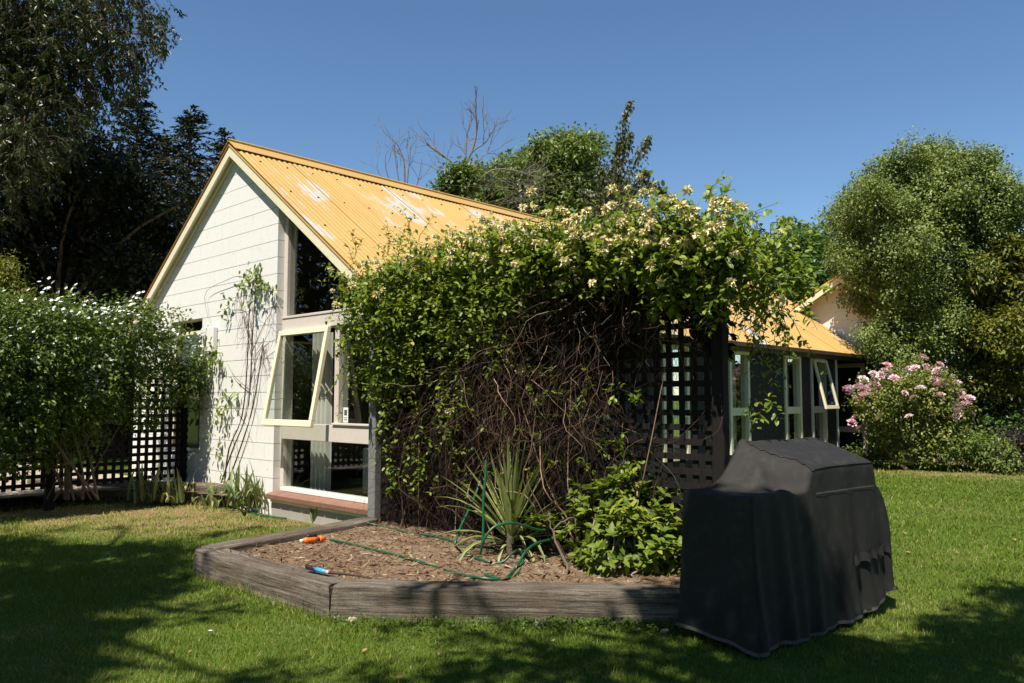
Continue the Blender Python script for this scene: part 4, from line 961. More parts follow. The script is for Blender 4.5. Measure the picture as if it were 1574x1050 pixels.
sb = G(945, 880, .16); shrub = thing('glossy_shrub', 'bright green glossy leaved shrub between cordyline and covered barbecue', 'shrub', sb)
scl = []
for px, py, dd, r in [(915, 790, 5.75, .2), (960, 780, 5.7, .22), (1005, 790, 5.65, .22), (1035, 800, 5.6, .2), (900, 830, 5.65, .18), (950, 835, 5.5, .24), (1005, 840, 5.45, .22), (1040, 850, 5.4, .16), (940, 755, 5.8, .13), (975, 750, 5.75, .14), (1020, 765, 5.7, .14), (920, 862, 5.5, .14), (1000, 872, 5.4, .14), (950, 742, 5.8, .11), (990, 738, 5.78, .11), (1030, 772, 5.7, .12)]:
    q = D(px, py, dd); scl.append((*q, r, r, r))
tips, outs = clump_twigs(scl, 430, (.55, 1.08)); tops = D(960, 690, 5.85)
extra = np.array([tops + rng.normal(size=3) * [.07, .04, .06] for _ in range(22)] + [D(985, 715, 5.8) + rng.normal(size=3) * [.07, .04, .06] for _ in range(14)] + [D(835, 800, 6.0) + rng.normal(size=3) * [.07, .05, .03] for _ in range(14)]); tips = np.concatenate([tips, extra]); outs = np.concatenate([outs, np.tile(Z3, (len(extra), 1))])
k = 7; P = np.repeat(tips, k, 0) + rng.normal(size=(len(tips) * k, 3)) * .012; az = np.tile(np.arange(k) * 2 * math.pi / k, len(tips)) + np.repeat(rng.uniform(0, 6, len(tips)), k)
up_ = unit(np.repeat(outs, k, 0) * .8 + Z3 * .9 + np.repeat(rvec(len(tips)), k, 0) * .3); t1 = unit(np.cross(up_, [.3, .2, 1.0])); t2 = np.cross(up_, t1)
Dr = unit(t1 * np.cos(az)[:, None] + t2 * np.sin(az)[:, None] + up_ * rng.uniform(.1, .9, len(P))[:, None]); N = unit(up_ + rvec(len(P)) * .2)
view = -(P[:, 1]) + P[:, 2] * .8 + (Dr @ np.array([0, -.3, .3])); order = np.argsort(-view)
lm = []
Vt, F, _ = leaf_arrays([[0, 0, 0]], [[1, 0, 0]], [[0, 0, 1]], 1.0, .44, .14, .08, True); lm = tri_mesh('leaf', Vt, F, M['shrub_leaf'])
pickl = order[:900][rng.permutation(900)[:290]]
for i in pickl:
    dx = Vector(Dr[i]); sd = Vector(np.cross(N[i], Dr[i])).normalized(); nz = dx.cross(sd)
    link('leaf', lm, shrub, Matrix.Translation(Vector(P[i])) @ Matrix((dx, sd, nz)).transposed().to_4x4() @ Matrix.Scale(float(rng.uniform(.065, .105)), 4))
rest = np.setdiff1d(np.arange(len(P)), pickl); leaf_part('foliage', P[rest], Dr[rest], N[rest], rng.uniform(.06, .10, len(rest)), rng.uniform(.026, .042, len(rest)), M['shrub_leaf_a'], shrub, None, .14, .08, True, kind='stuff')
ls = []
for c_ in scl + [(*tops, 0, 0, 0)] * 3:
    s = sb + rng.normal(size=3) * [.12, .06, 0]; e = np.array(c_[:3]); ls.append(spline([s, s + (e - s) * .5 + rng.normal(size=3) * .05, e], 8))
Vt, F, k = tubes(ls, .008, .003, 5); part('stems', Vt, F, M['bark_pale'], shrub, smooth=True)
# an old bare woody stem between cordyline and shrub
stp = thing('woody_stump', 'gnarled bare woody stem between cordyline and glossy shrub', 'stump', G(868, 888, .17))
a_ = [G(868, 888, .15), D(872, 870, 5.45), D(858, 842, 5.55), D(852, 815, 5.6), D(868, 800, 5.65), D(885, 795, 5.7)]
b_ = [D(858, 842, 5.55), D(845, 800, 5.7), D(843, 785, 5.75)]
for q_, r_ in ((a_, .013), (b_, .006)): Vt, F, _ = tubes([spline(q_, 20) + rng.normal(size=(20, 3)) * .004], r_, r_ * .4, 7); part('stem', Vt, F, M['bark'], stp, smooth=True)

# ================================================================== GARDEN HOSE, SPRAY GUN, LOPPERS
hose = thing('garden_hose', 'green garden hose looping across the bed and round the cordyline', 'hose', G(700, 850, .17))
def zz(p, dz=.009): p = np.array(p); p[2] = float(soil_z(np.array([p[0]]), np.array([p[1]]))[0]) + dz; return p
runs = [
  [zz(G(a, b, .18)) for a, b in ((507, 827), (540, 834), (580, 842), (610, 852), (650, 866), (700, 879), (735, 886), (770, 886), (795, 878), (803, 864))] + [D(800, 845, 5.75), D(786, 852, 5.8), zz(G(770, 862, .18)), zz(G(740, 860, .18)), zz(G(712, 848, .18)), D(700, 838, 6.05), D(706, 815, 6.15), D(720, 785, 6.3), D(733, 755, 6.45), D(738, 740, 6.5)],
  [zz(G(548, 799, .22), .03), zz(G(562, 801, .21), .03), zz(G(585, 807, .18)), zz(G(620, 815, .18)), zz(G(660, 822, .18)), zz(G(692, 829, .18)), zz(G(725, 838, .18)), zz(G(760, 838, .18))],
  [D(747, 708, 5.75), D(746, 735, 5.72), D(743, 770, 5.7), D(743, 810, 5.68), D(741, 838, 5.66), D(738, 852, 5.65)],
  [D(738, 852, 5.65), D(745, 828, 5.6), D(760, 810, 5.62), D(785, 804, 5.66), D(805, 808, 5.72), D(830, 815, 5.85), D(850, 812, 5.95), D(868, 806, 6.0), D(872, 815, 6.0), D(850, 828, 5.95), D(825, 835, 5.8), D(808, 848, 5.7), D(796, 868, 5.6), zz(G(775, 884, .18)), zz(G(745, 880, .18))],
  [G(346, 742, .3), G(356, 752, .29), G(364, 768, .2), zz(G(380, 784, .02), -.14), G(402, 792, .02), G(440, 797, .02)],
  [D(1062, 762, 5.3), D(1040, 772, 5.55), D(1015, 780, 5.75), D(990, 786, 5.85)]]
for i, r_ in enumerate(runs):
    Vt, F, _ = tubes([spline(r_, 90)], .0095, sides=8); part('hose_run', Vt, F, M['hose'], hose, smooth=True)
gun = thing('spray_gun', 'orange and black hose spray gun lying on the bed edge', 'hose nozzle', zz(G(488, 829, .18), 0))
g0, g1 = zz(G(466, 829, .2), .028), zz(G(507, 827, .18), .022); ax = g1 - g0; Lg = np.linalg.norm(ax); ax /= Lg
def lathe_along(p, ax, prof, sides=14, sq=1.0):
    A = unit(np.cross(ax, Z3)); Bv = np.cross(A, ax); Vt = []; 
    for s_, r_ in prof:
        for j in range(sides):
            a_ = j * 2 * math.pi / sides; Vt.append(p + ax * s_ + A * math.cos(a_) * r_ + Bv * math.sin(a_) * r_ * sq)
    n_ = len(prof); F = [(i * sides + j, i * sides + (j + 1) % sides, (i + 1) * sides + (j + 1) % sides, (i + 1) * sides + j) for i in range(n_ - 1) for j in range(sides)]
    return np.array(Vt), np.array(F)
Vt, F = lathe_along(g0, ax, [(0, .001), (.002, .02), (.03, .027), (.09, .028), (.125, .025), (.13, .001)]); part('body', Vt, F, M['orange'], gun, smooth=True)
Vt, F = lathe_along(g0, ax, [(.13, .001), (.131, .018), (.145, .018), (.146, .001)]); part('collar', Vt, F, M['black_plastic'], gun, smooth=True)
Vt, F = lathe_along(g0, ax, [(.146, .001), (.147, .024), (.16, .027), (.185, .022), (.205, .014), (.206, .001)]); part('connector', Vt, F, M['orange'], gun, smooth=True)
Vt, F = lathe_along(g0 + Z3 * .032 - ax * .0, ax, [(.03, .001), (.032, .012), (.05, .016), (.11, .015), (.125, .009), (.126, .001)]); part('grip', Vt, F, M['black_plastic'], gun, smooth=True)
Vt, F = lathe_along(g0 - ax * .028, ax, [(0, .001), (.001, .013), (.028, .016), (.03, .001)]); part('nozzle_tip', Vt, F, M['cream'], gun, smooth=True)
lop = thing('loppers', 'garden loppers with black grip and bright blue handle lying across the sleeper', 'loppers', G(500, 880, .2))
l0, l1 = G(471, 871, .235), G(520, 884, .225); ax = unit(l1 - l0); Lh = np.linalg.norm(l1 - l0)
Vt, F = lathe_along(l0, ax, [(0, .001), (.001, .014), (.02, .017), (.07, .016), (.10, .0175), (.105, .001)]); part('grip', Vt, F, M['black_plastic'], lop, smooth=True)
Vt, F = lathe_along(l0, ax, [(.1, .001), (.101, .014), (.16, .014), (.205, .013), (.206, .001)]); part('handle', Vt, F, M['blue'], lop, smooth=True)
Vt, F = lathe_along(l0, ax, [(.205, .001), (.206, .012), (.235, .0125), (.236, .001)]); part('ferrule', Vt, F, M['steel'], lop, smooth=True)
b0 = l0 + ax * .23; b1 = zz(G(572, 890, .18), .012)
Vt, F, _ = tubes([spline([b0, b0 + (b1 - b0) * .5 + [0, 0, .006], b1], 12)], .011, .004, 6); part('blade', Vt, F, M['rust'], lop, smooth=True)
Vt, F = lathe_along(b0 + (b1 - b0) * .22 - Z3 * .02, Z3, [(0, .001), (.001, .02), (.034, .02), (.035, .001)]); part('pivot', Vt, F, M['rust'], lop, smooth=True)

# ================================================================== COVERED BARBECUE
baz = R(51); bd = np.array([math.sin(baz), math.cos(baz), 0]); be = np.array([-bd[1], bd[0], 0]); BN = G(1160, 1008, .02) + bd * .01
bbq = thing('covered_barbecue', 'barbecue under a black fabric cover on the lawn', 'barbecue', BN + bd * .72 + be * .24)
BL, BDp = 1.47, .46
def btop(s, t):                              # s along, t depth 0 front .. 1 back
    tab = .835
    f0, f1 = .60 - .12 * t, 1.30
    hood_prof = np.interp(t, [0, .03, .82, .93, 1.0], [.95, .958, 1.09, 1.085, .93])
    wl = np.interp(t, [0, .15, .5, 1], [.07, .12, .26, .30]); kl = np.interp((s - f0) / wl, [-1, -.72, -.30, 0], [0, .12, .66, 1.0]); kr = np.interp(s, [f1, f1 + .05], [1, 0])
    z = tab + (hood_prof - tab) * np.minimum(kl, kr)
    z = np.where(s > f1 + .02, .80 - .25 * np.clip((s - f1 - .05) / .12, 0, 1) ** 2, z)
    return z
ns, ntt, nzz = 96, 32, 44; idx = {}; Vb = []; par = []
def vid(i, j, k):
    key = (i, j, k)
    if key not in idx: idx[key] = len(Vb); Vb.append(None); par.append(key)
    return idx[key]
Fb = []
for i in range(ns):
    for j in range(ntt): Fb.append((vid(i, j, nzz), vid(i + 1, j, nzz), vid(i + 1, j + 1, nzz), vid(i, j + 1, nzz)))
for i in range(ns):
    for k in range(nzz):
        Fb.append((vid(i, 0, k), vid(i + 1, 0, k), vid(i + 1, 0, k + 1), vid(i, 0, k + 1))); Fb.append((vid(i + 1, ntt, k), vid(i, ntt, k), vid(i, ntt, k + 1), vid(i + 1, ntt, k + 1)))
for j in range(ntt):
    for k in range(nzz):
        Fb.append((vid(0, j + 1, k), vid(0, j, k), vid(0, j, k + 1), vid(0, j + 1, k + 1))); Fb.append((vid(ns, j, k), vid(ns, j + 1, k), vid(ns, j + 1, k + 1), vid(ns, j, k + 1)))
K = np.array(par, float); s = K[:, 0] / ns * BL; t = K[:, 1] / ntt; h = K[:, 2] / nzz
zt = btop(s, t); hem = .015 + .02 * (1 + np.sin(s * 9)) * .5 + .11 * np.clip((s - .95) / .5, 0, 1) ** 1.3 + .05 * t
side = (K[:, 0] == 0) | (K[:, 0] == ns) | (K[:, 1] == 0) | (K[:, 1] == ntt)
z = hem + (zt - hem) * h; dp = (t - .5) * BDp; ss = s - BL / 2
low = np.clip((.80 - z) / .8, 0, 1) * side
wr = .010 * np.sin(s * 21 + 2 * np.sin(z * 3)) + .008 * np.sin(s * 43 + z * 5) + .012 * smooth_noise(np.stack([s, t, z], 1) * [3, 3, 2], 1.6, 4)
dp = dp * (1 + .10 * low) - np.where(K[:, 1] == 0, wr * (.3 + low), 0) + np.where(K[:, 1] == ntt, wr * (.3 + low), 0)
rdg = lambda a_: 1 - 2 * np.abs(np.sin(a_)) ** .7
wr = wr + .012 * rdg(s * 6.5 + z * 1.4 + .8 * np.sin(z * 4)) * np.clip((.9 - z) * 2, 0, 1) + .010 * rdg(s * 5 - z * 6 + 1.0) * np.clip(1 - np.abs(s - .45) / .35, 0, 1)
we = .012 * np.sin(t * 14 + z * 3) * low + .010 * smooth_noise(np.stack([t, z], 1) * 4, 1.3, 6)
ss = ss * (1 + .015 * low) + np.where(K[:, 0] == 0, -we, 0) + np.where(K[:, 0] == ns, we * 1.5, 0)
ss = np.where(z > .85, ss, ss)
# side bulge of the right shelf, soft folds on the hood end and shelf top
fold_ = np.exp(-((s - .42) / .16) ** 2) * (K[:, 2] == nzz); z = z + fold_ * (.020 * rdg(t * 5.5 + s * 9) + .014 * rdg(t * 3 - s * 13 + .7)) + (K[:, 2] == nzz) * .006 * smooth_noise(np.stack([s, t], 1), 9, 9)
z = z - (K[:, 2] == nzz) * (s < .35) * .012 * np.sin(np.pi * t)
Vb = np.stack([ss, dp, z], 1); Fb = np.array(Fb)
ed = np.concatenate([Fb[:, [0, 1]], Fb[:, [1, 2]], Fb[:, [2, 3]], Fb[:, [3, 0]]]); ed = np.concatenate([ed, ed[:, ::-1]])
deg = np.bincount(ed[:, 0], minlength=len(Vb))[:, None]
for _ in range(2):
    av = np.zeros_like(Vb); np.add.at(av, ed[:, 0], Vb[ed[:, 1]]); av /= deg; fix = (K[:, 2] == 0)[:, None]; Vb = np.where(fix, Vb, Vb * .45 + av * .55)
bo = BN + bd * BL / 2 + be * BDp / 2
def bw(Q): Q = np.asarray(Q, float); return np.array([bo[0], bo[1], 0]) + Q[..., 0:1] * bd + Q[..., 1:2] * be + Q[..., 2:3] * Z3
# hem tape follows the lower edge
bcov = part('cover', bw(Vb), Fb, M['cover'], bbq, smooth=True)
per = [idx[(i, 0, 0)] for i in range(ns)] + [idx[(ns, j, 0)] for j in range(ntt)] + [idx[(i, ntt, 0)] for i in range(ns, 0, -1)] + [idx[(0, j, 0)] for j in range(ntt, 0, -1)]
hl_ = Vb[per]; c0 = np.array([0, 0, 0]); outw = unit((hl_ - c0) * [1, 1, 0]); lo = hl_ + outw * .004; hi = lo + [0, 0, .016]
hv = np.concatenate([lo - [0, 0, .004], hi]); m_ = len(per); hf = np.array([(i, (i + 1) % m_, (i + 1) % m_ + m_, i + m_) for i in range(m_)]); part('hem', bw(hv), hf, M['hem'], bbq, smooth=True)
# sewn seam, pocket flap and strap on the long front
def front_pt(s_, z_):
    i = min(ns, max(0, int(round(s_ / BL * ns)))); col = [idx[(i, 0, k)] for k in range(nzz + 1)]; zs = Vb[col, 2]; dps = Vb[col, 1]; sx = Vb[col, 0]
    return np.array([np.interp(z_, zs, sx), np.interp(z_, zs, dps) - .006, z_])
sv = []
for s_ in np.linspace(.62, 1.30, 30): sv += [front_pt(s_, .80), front_pt(s_, .808)]
part('seam', bw(np.array(sv)), np.array([(2 * i, 2 * i + 2, 2 * i + 3, 2 * i + 1) for i in range(29)]), M['hem'], bbq)
sv = []
for i, s_ in enumerate(np.linspace(1.0, 1.42, 24)):
    zc = .40 + .09 * (s_ - 1.0) + .010 * math.sin(i * 1.3); a_, b_ = front_pt(s_, zc - .055), front_pt(s_, zc); a_[1] -= .012 + .01 * math.sin(i * 1.1); b_[1] -= .004; sv += [a_, b_]
part('pocket_flap', bw(np.array(sv)), np.array([(2 * i, 2 * i + 2, 2 * i + 3, 2 * i + 1) for i in range(23)]), M['cover'], bbq, smooth=True)
q0 = Vb[idx[(ns, 4, 3)]]; bx_ = MB().box(-.004, .03, -.012, .012, -.035, .035); bx_.v = [tuple(bw(np.array(v) + q0)) for v in bx_.v]; bx_.build('strap', M['hem'], bbq, .003)
q0 = Vb[idx[(ns, 6, nzz)]]; sv = spline([bw(q0 + [-.09, -.05, .08]), bw(q0 + [-.02, -.03, .06]), bw(q0 + [.03, .0, .0]), bw(q0 + [.02, .04, -.09])], 16)
Vt, F, _ = tubes([sv], .03, .02, 8); part('gathered_fold', Vt, F, M['cover'], bbq, smooth=True)
pl_ = []
for s_ in np.linspace(.60, 1.30, 40): i = int(round(s_ / BL * ns)); pl_.append(Vb[idx[(i, 0, nzz)]] + [0, -.002, .001])
Vt, F, _ = tubes([bw(np.array(pl_))], .0035, sides=5); part('piping', Vt, F, M['cover'], bbq, smooth=True)
pl_ = [Vb[idx[(int(round(.60 / BL * ns)) - int(j * .25), j, nzz)]] + [0, 0, .003] for j in range(0, int(ntt * .85))]
Vt, F, _ = tubes([bw(np.array(pl_))], .0035, sides=5); part('piping', Vt, F, M['cover'], bbq, smooth=True)
pl_ = [Vb[idx[(0, 0, k)]] + [-.002, -.002, 0] for k in range(nzz + 1)] 
Vt, F, _ = tubes([bw(np.array(pl_))], .0035, sides=5); part('piping', Vt, F, M['cover'], bbq, smooth=True)
# the barbecue's own legs and shelf stand inside the cover
for s_ in (.3, 1.25):
    for t_ in (-.16, .16): bx_ = MB().box(s_ - BL / 2 - .02, s_ - BL / 2 + .02, t_ - .02, t_ + .02, 0, .75); bx_.v = [tuple(bw(np.array(v))) for v in bx_.v]; bx_.build('leg', M['black_plastic'], bbq)

# ================================================================== ROSE AND BORDER PLANTS
rb = D(1392, 706, 14.9); rb[2] = .02; rose = thing('rose_bush', 'big rose bush covered in pink blooms beside the far windows', 'rose bush', rb); dR = 14.9
rcl = []
for px, py, r in [(1345, 620, .40), (1385, 600, .46), (1430, 610, .46), (1460, 630, .36), (1400, 650, .52), (1350, 660, .36), (1450, 665, .38), (1400, 580, .36), (1440, 585, .32), (1340, 590, .26), (1370, 690, .3), (1420, 690, .34)]:
    rcl.append((*D(px, py, dR + rng.uniform(-.3, .3)), r, r, r * .85))
limbs(rb, rb + [0, 0, 1.2], np.array(rcl)[:, :3], .04, M['bark'], rose, 'stems', 12)
tips, outs = clump_twigs(rcl, 1500, (.6, 1.08)); P, Dr, N, Ls, Ws, sh = fill_leaves(tips, outs, 7, .06, .075, .042, .5, .6); leaf_part('foliage', P, Dr, N, Ls, Ws, M['rose_leaf'], rose, sh, .12, .15)
def rose_mesh(seed):
    r_ = np.random.default_rng(seed); PP = []; DD = []; NN = []; LL = []
    for ring, (m_, tilt, L_) in enumerate(((7, 1.25, 1.0), (6, .8, .85), (5, .4, .65))):
        for j in range(m_):
            a_ = j * 6.283 / m_ + ring + r_.normal() * .1; d = np.array([math.cos(a_) * math.sin(tilt), math.sin(a_) * math.sin(tilt), math.cos(tilt)]); PP.append(d * .05); DD.append(d); NN.append([-math.cos(a_), -math.sin(a_), 1.2]); LL.append(L_)
    Vt, F, k = leaf_arrays(np.array(PP), np.array(DD), np.array(NN), np.array(LL) * .055, np.array(LL) * .06, .25, 0, True); return tri_mesh('flower', Vt, F, M['petal_pink'])
rm = [rose_mesh(s) for s in range(3)]
spots = [(1437, 570, 5), (1410, 573, 3), (1360, 573, 4), (1375, 575, 2), (1318, 598, 5), (1330, 605, 6), (1345, 600, 5), (1325, 620, 5), (1305, 605, 3), (1440, 595, 6), (1460, 595, 5), (1448, 590, 4), (1470, 625, 5), (1480, 632, 6), (1465, 630, 4), (1408, 603, 2), (1390, 600, 1), (1342, 640, 2), (1312, 655, 3), (1440, 610, 2), (1388, 588, 2), (1420, 565, 3), (1345, 590, 3), (1470, 610, 2), (1395, 650, 1), (1425, 640, 1), (1330, 583, 2), (1478, 645, 2)]
for px, py, k_ in spots:
    for _ in range(k_):
        p = D(px + rng.normal() * 7, py + rng.normal() * 6, dR - .62 + rng.uniform(-.12, .1) + .012 * abs(px - 1400) * .35)
        link('flower', rm[rng.integers(3)], rose, Matrix.Translation(Vector(p)) @ Matrix.Rotation(rng.uniform(0, 6.28), 4, 'Z') @ Matrix.Rotation(rng.uniform(.2, 1.1), 4, 'X') @ Matrix.Scale(float(rng.uniform(.7, 1.15)), 4))
def bush(name, label, px, py, dist, w_, h_, leaf, n_=500, k_=8, L_=.07, W_=.035, cat_='shrub'):
    b = D(px, py, dist); b[2] = .02; c = []
    for _ in range(9): r_ = rng.uniform(.28, .45) * min(w_, h_); c.append((b[0] + rng.uniform(-.5, .5) * (w_ - r_), b[1] + rng.uniform(-.3, .3) * w_, .02 + r_ * .6 + rng.uniform(0, 1) * max(.05, h_ - 1.6 * r_), r_, r_, r_))
    return leafy_tree(name, label, b, c, n_, k_, .06, L_, W_, leaf, 'bark', .025, cat_, nlimb=8)
bush('border_shrub', 'light green leafy shrub low in the border right of the rose', 1500, 714, 14.4, 1.2, .75, 'green_leaf', 500)
bush('border_shrub', 'dark purple leaved shrub low at the right edge of the border', 1572, 718, 14.4, 1.1, .85, 'purple_leaf', 450)
bush('border_shrub', 'dark green filler shrub between the rose and the paling fence', 1510, 690, 15.8, 1.7, 1.2, 'bright_leaf', 500)
bush('border_shrub', 'small dark shrub beneath the left side of the rose', 1330, 705, 15.6, .7, .4, 'hedge_leaf', 160)
bush('tall_shrub', 'dark leaved shrub filling the gap beneath the golden tree', 1545, 690, 16.4, 2.0, 2.3, 'dark_leaf', 900, 8, .09, .05)

# paling fence in the shade behind the border
pf = thing('paling_fence', 'dark timber paling fence in shade behind the border', 'fence', (14.5, 21.0, 0))
pm = MB().box(-.07, .07, -.01, .01, 0, 1.75).mesh('paling', M['paling'])
for i in range(90): link('paling', pm, pf, Matrix.Translation(Vector((8.2 + i * .15, 21.4 - i * .02, 0))))
f = MB(); f.add([], [])
for z_ in (.4, 1.4):
    q = MB().box(0, 13.6, -.03, .03, z_, z_ + .09); q.v = [(8.1 + x, 21.45 - x * .133 + y_, zc) for x, y_, zc in q.v]; q.build('rail', M['paling'], pf)

# ================================================================== TREES BEHIND
def pxclumps(lst, dist, jitter=.6, flat=.8):
    out = []
    for px, py, rp in lst:
        dd = dist + rng.uniform(-jitter, jitter); p = D(px, py, dd); r_ = rp / FPX * dd; out.append((*p, r_, r_, r_ * flat))
    return out
def lumpy(cl_, n_, r0, r1, shrink=.86):
    t_, o_ = clump_twigs(cl_, n_, (.92, 1.12)); r_ = rng.uniform(r0, r1, n_)
    return [(c_[0], c_[1], c_[2], c_[3] * shrink, c_[4] * shrink, c_[5] * shrink) for c_ in cl_] + [(*p_, k_, k_, k_ * .85) for p_, k_ in zip(t_, r_)]
oc = pxclumps([(1400, 290, 55), (1345, 330, 55), (1440, 290, 55), (1490, 320, 55), (1400, 380, 80), (1352, 412, 50), (1480, 410, 75), (1440, 470, 80), (1384, 500, 60), (1440, 540, 60), (1500, 500, 60), (1385, 262, 24), (1425, 254, 26), (1460, 250, 26), (1505, 270, 26), (1318, 375, 32), (1335, 300, 30), (1535, 330, 30), (1338, 455, 26), (1365, 258, 14), (1440, 242, 12), (1412, 240, 11), (1548, 322, 12), (1300, 310, 14), (1378, 246, 10), (1372, 240, 7), (1452, 240, 10), (1500, 260, 12), (1512, 252, 8), (1530, 300, 14), (1560, 315, 8), (1325, 275, 12), (1312, 290, 9), (1290, 335, 12), (1350, 262, 10), (1480, 255, 16), (1366, 250, 13), (1364, 240, 9), (1410, 238, 13), (1440, 242, 13), (1512, 258, 14), (1508, 256, 16), (1390, 238, 14)], 16.4, .7, .95)
ob = D(1440, 690, 16.6); ob[2] = 0
leafy_tree('evergreen_tree', 'tall rounded olive green evergreen tree behind the pink rose', ob, lumpy(oc, 170, .18, .42), 8000, 21, .085, .066, .042, 'olive_leaf', 'bark', .2, shell=(.72, 1.05), tone=lambda P: .12 * smooth_noise(P, 1.6, 41))
gc = pxclumps([(1555, 400, 46), (1580, 470, 60), (1545, 520, 40), (1570, 570, 50), (1600, 380, 40), (1540, 450, 26), (1535, 575, 28), (1560, 355, 16), (1548, 390, 30), (1532, 425, 26), (1525, 500, 24), (1520, 545, 22)], 15.6, .5)
gb = D(1585, 700, 15.8); gb[2] = 0
leafy_tree('golden_tree', 'golden yellow leaved tree at the right edge beside the evergreen', gb, lumpy(gc, 60, .15, .35), 3000, 8, .10, .10, .05, 'gold_leaf', 'bark', .1, up=.7)
bc = pxclumps([(1235, 400, 42), (1210, 440, 45), (1270, 420, 38), (1255, 470, 45), (1195, 390, 24), (1225, 365, 18), (1285, 450, 40)], 24.5, .8)
bb_ = D(1240, 640, 24.5); bb_[2] = 0
leafy_tree('broadleaf_tree', 'bright green broadleaf tree rising behind the cream wing gable', bb_, lumpy(bc, 50, .25, .5), 2400, 8, .14, .17, .09, 'bright_leaf', 'bark', .15)
bd2 = D(1300, 640, 27); bd2[2] = 0
leafy_tree('broadleaf_tree', 'distant dull green tree peeping left of the tall evergreen', bd2, pxclumps([(1300, 320, 20), (1290, 350, 26), (1205, 365, 14), (1240, 360, 14), (1320, 350, 40), (1270, 390, 40)], 27, .6), 700, 8, .18, .16, .08, 'olive_leaf', 'bark', .15)
mc = pxclumps([(830, 255, 38), (880, 240, 34), (800, 280, 34), (900, 270, 36), (850, 290, 45), (780, 250, 14), (765, 300, 30), (925, 300, 35), (870, 222, 12), (905, 222, 14), (835, 225, 12), (720, 300, 20), (740, 290, 30), (860, 260, 50), (820, 300, 50), (900, 310, 45), (960, 320, 30)], 23, .8)
mb_ = D(860, 600, 23.3); mb_[2] = 0
leafy_tree('broadleaf_tree', 'rounded green tree showing above the ridge and honeysuckle', mb_, lumpy(mc, 90, .2, .45), 4600, 8, .12, .14, .075, 'green_leaf', 'bark', .16)
ib = D(700, 600, 21); ib[2] = 0
def bare_tree(name, label, base, shoots, r0, extra=3, seed=1):
    t = thing(name, label, 'bare tree', base); ls = []; rs = []
    for pts, r_ in shoots:
        P = [D(a_, b_, c_) for a_, b_, c_ in pts]; l_ = spline(P, 14); ls.append(l_); rs.append(r_)
    for j in range(len(shoots)):
        for _ in range(extra):
            i = rng.integers(6, 13); d = unit(ls[j][min(13, i + 1)] - ls[j][i - 1]); g_ = grow([ls[j][i]], [d + rvec(1)[0] * .75 + Z3 * .3], rng.uniform(.5, 1.3), 14, -.02, .12)[0]; ls.append(g_); rs.append(rs[j] * .4)
            for _ in range(3):
                i2 = rng.integers(3, 12); d2 = unit(g_[i2 + 1] - g_[i2]); ls.append(grow([g_[i2]], [d2 + rvec(1)[0] * .7], rng.uniform(.25, .7), 14, -.02, .12)[0]); rs.append(rs[j] * .25)
    rs = np.array(rs); Vt, F, _ = tubes(ls, rs, rs * .35, 4); part('branches', Vt, F, M['twig'], t, smooth=True)
    tk = np.array([base, base + (ls[0][0] - base) * .5 + rng.normal(size=3) * .1, ls[0][0]]); Vt, F, _ = tubes([spline(tk, 10)], r0, r0 * .6, 6); part('trunk', Vt, F, M['twig'], t, smooth=True)
    return t
bt = bare_tree('bare_tree', 'leafless grey tree with forked branches above the roof ridge', ib, [
    ([(705, 340, 21), (712, 265, 21), (728, 225, 21), (735, 185, 21)], .05), ([(710, 300, 21), (722, 240, 21), (745, 220, 21), (755, 205, 21)], .03), ([(706, 330, 21), (695, 255, 21), (680, 240, 21), (660, 225, 21)], .035), ([(708, 320, 21), (735, 250, 21), (750, 235, 21)], .025), ([(715, 255, 21), (718, 210, 21), (722, 190, 21)], .022), ([(710, 310, 21), (750, 265, 21), (790, 262, 21), (830, 275, 21)], .03), ([(706, 335, 21), (690, 270, 21), (672, 262, 21)], .02)], .09, 4)
sb2 = D(620, 600, 22); sb2[2] = 0
bare_tree('bare_tree', 'thin leafless twigs standing behind the middle of the roof ridge', sb2, [([(622, 330, 22), (622, 270, 22), (620, 245, 22), (611, 222, 22)], .03), ([(622, 320, 22), (628, 260, 22), (632, 225, 22)], .022), ([(621, 325, 22), (610, 260, 22), (605, 225, 22)], .02), ([(622, 330, 22), (642, 280, 22), (648, 245, 22)], .018), ([(620, 330, 22), (596, 270, 22), (592, 245, 22), (594, 235, 22)], .018), ([(622, 330, 22), (588, 275, 22), (578, 255, 22)], .014)], .06, 3)
# ivy tuft round the bare tree's foot, and dry scrub
ivb = D(702, 330, 20.6); ivb[2] = 0
leafy_tree('ivy_bush', 'dark ivy clump growing just above the roof ridge', ivb, pxclumps([(702, 280, 24), (690, 290, 20), (716, 275, 18), (705, 262, 12)], 20.8, .2), 420, 7, .10, .13, .09, 'hedge_leaf', 'bark', .06, 'shrub')
scb = D(790, 600, 20); scb[2] = 0
scr = bare_tree('dry_scrub', 'tangle of dry bare twigs behind the vine and roof', scb, [([(795, 350, 20), (790 + rng.normal() * 25, 335, 20), (790 + rng.normal() * 30, 318, 20), (795 + rng.normal() * 40, 295, 20), (800 + rng.normal() * 50, 280 + rng.normal() * 10, 20)], .007) for i in range(12)], .05, 4)
scr['category'] = 'shrub'
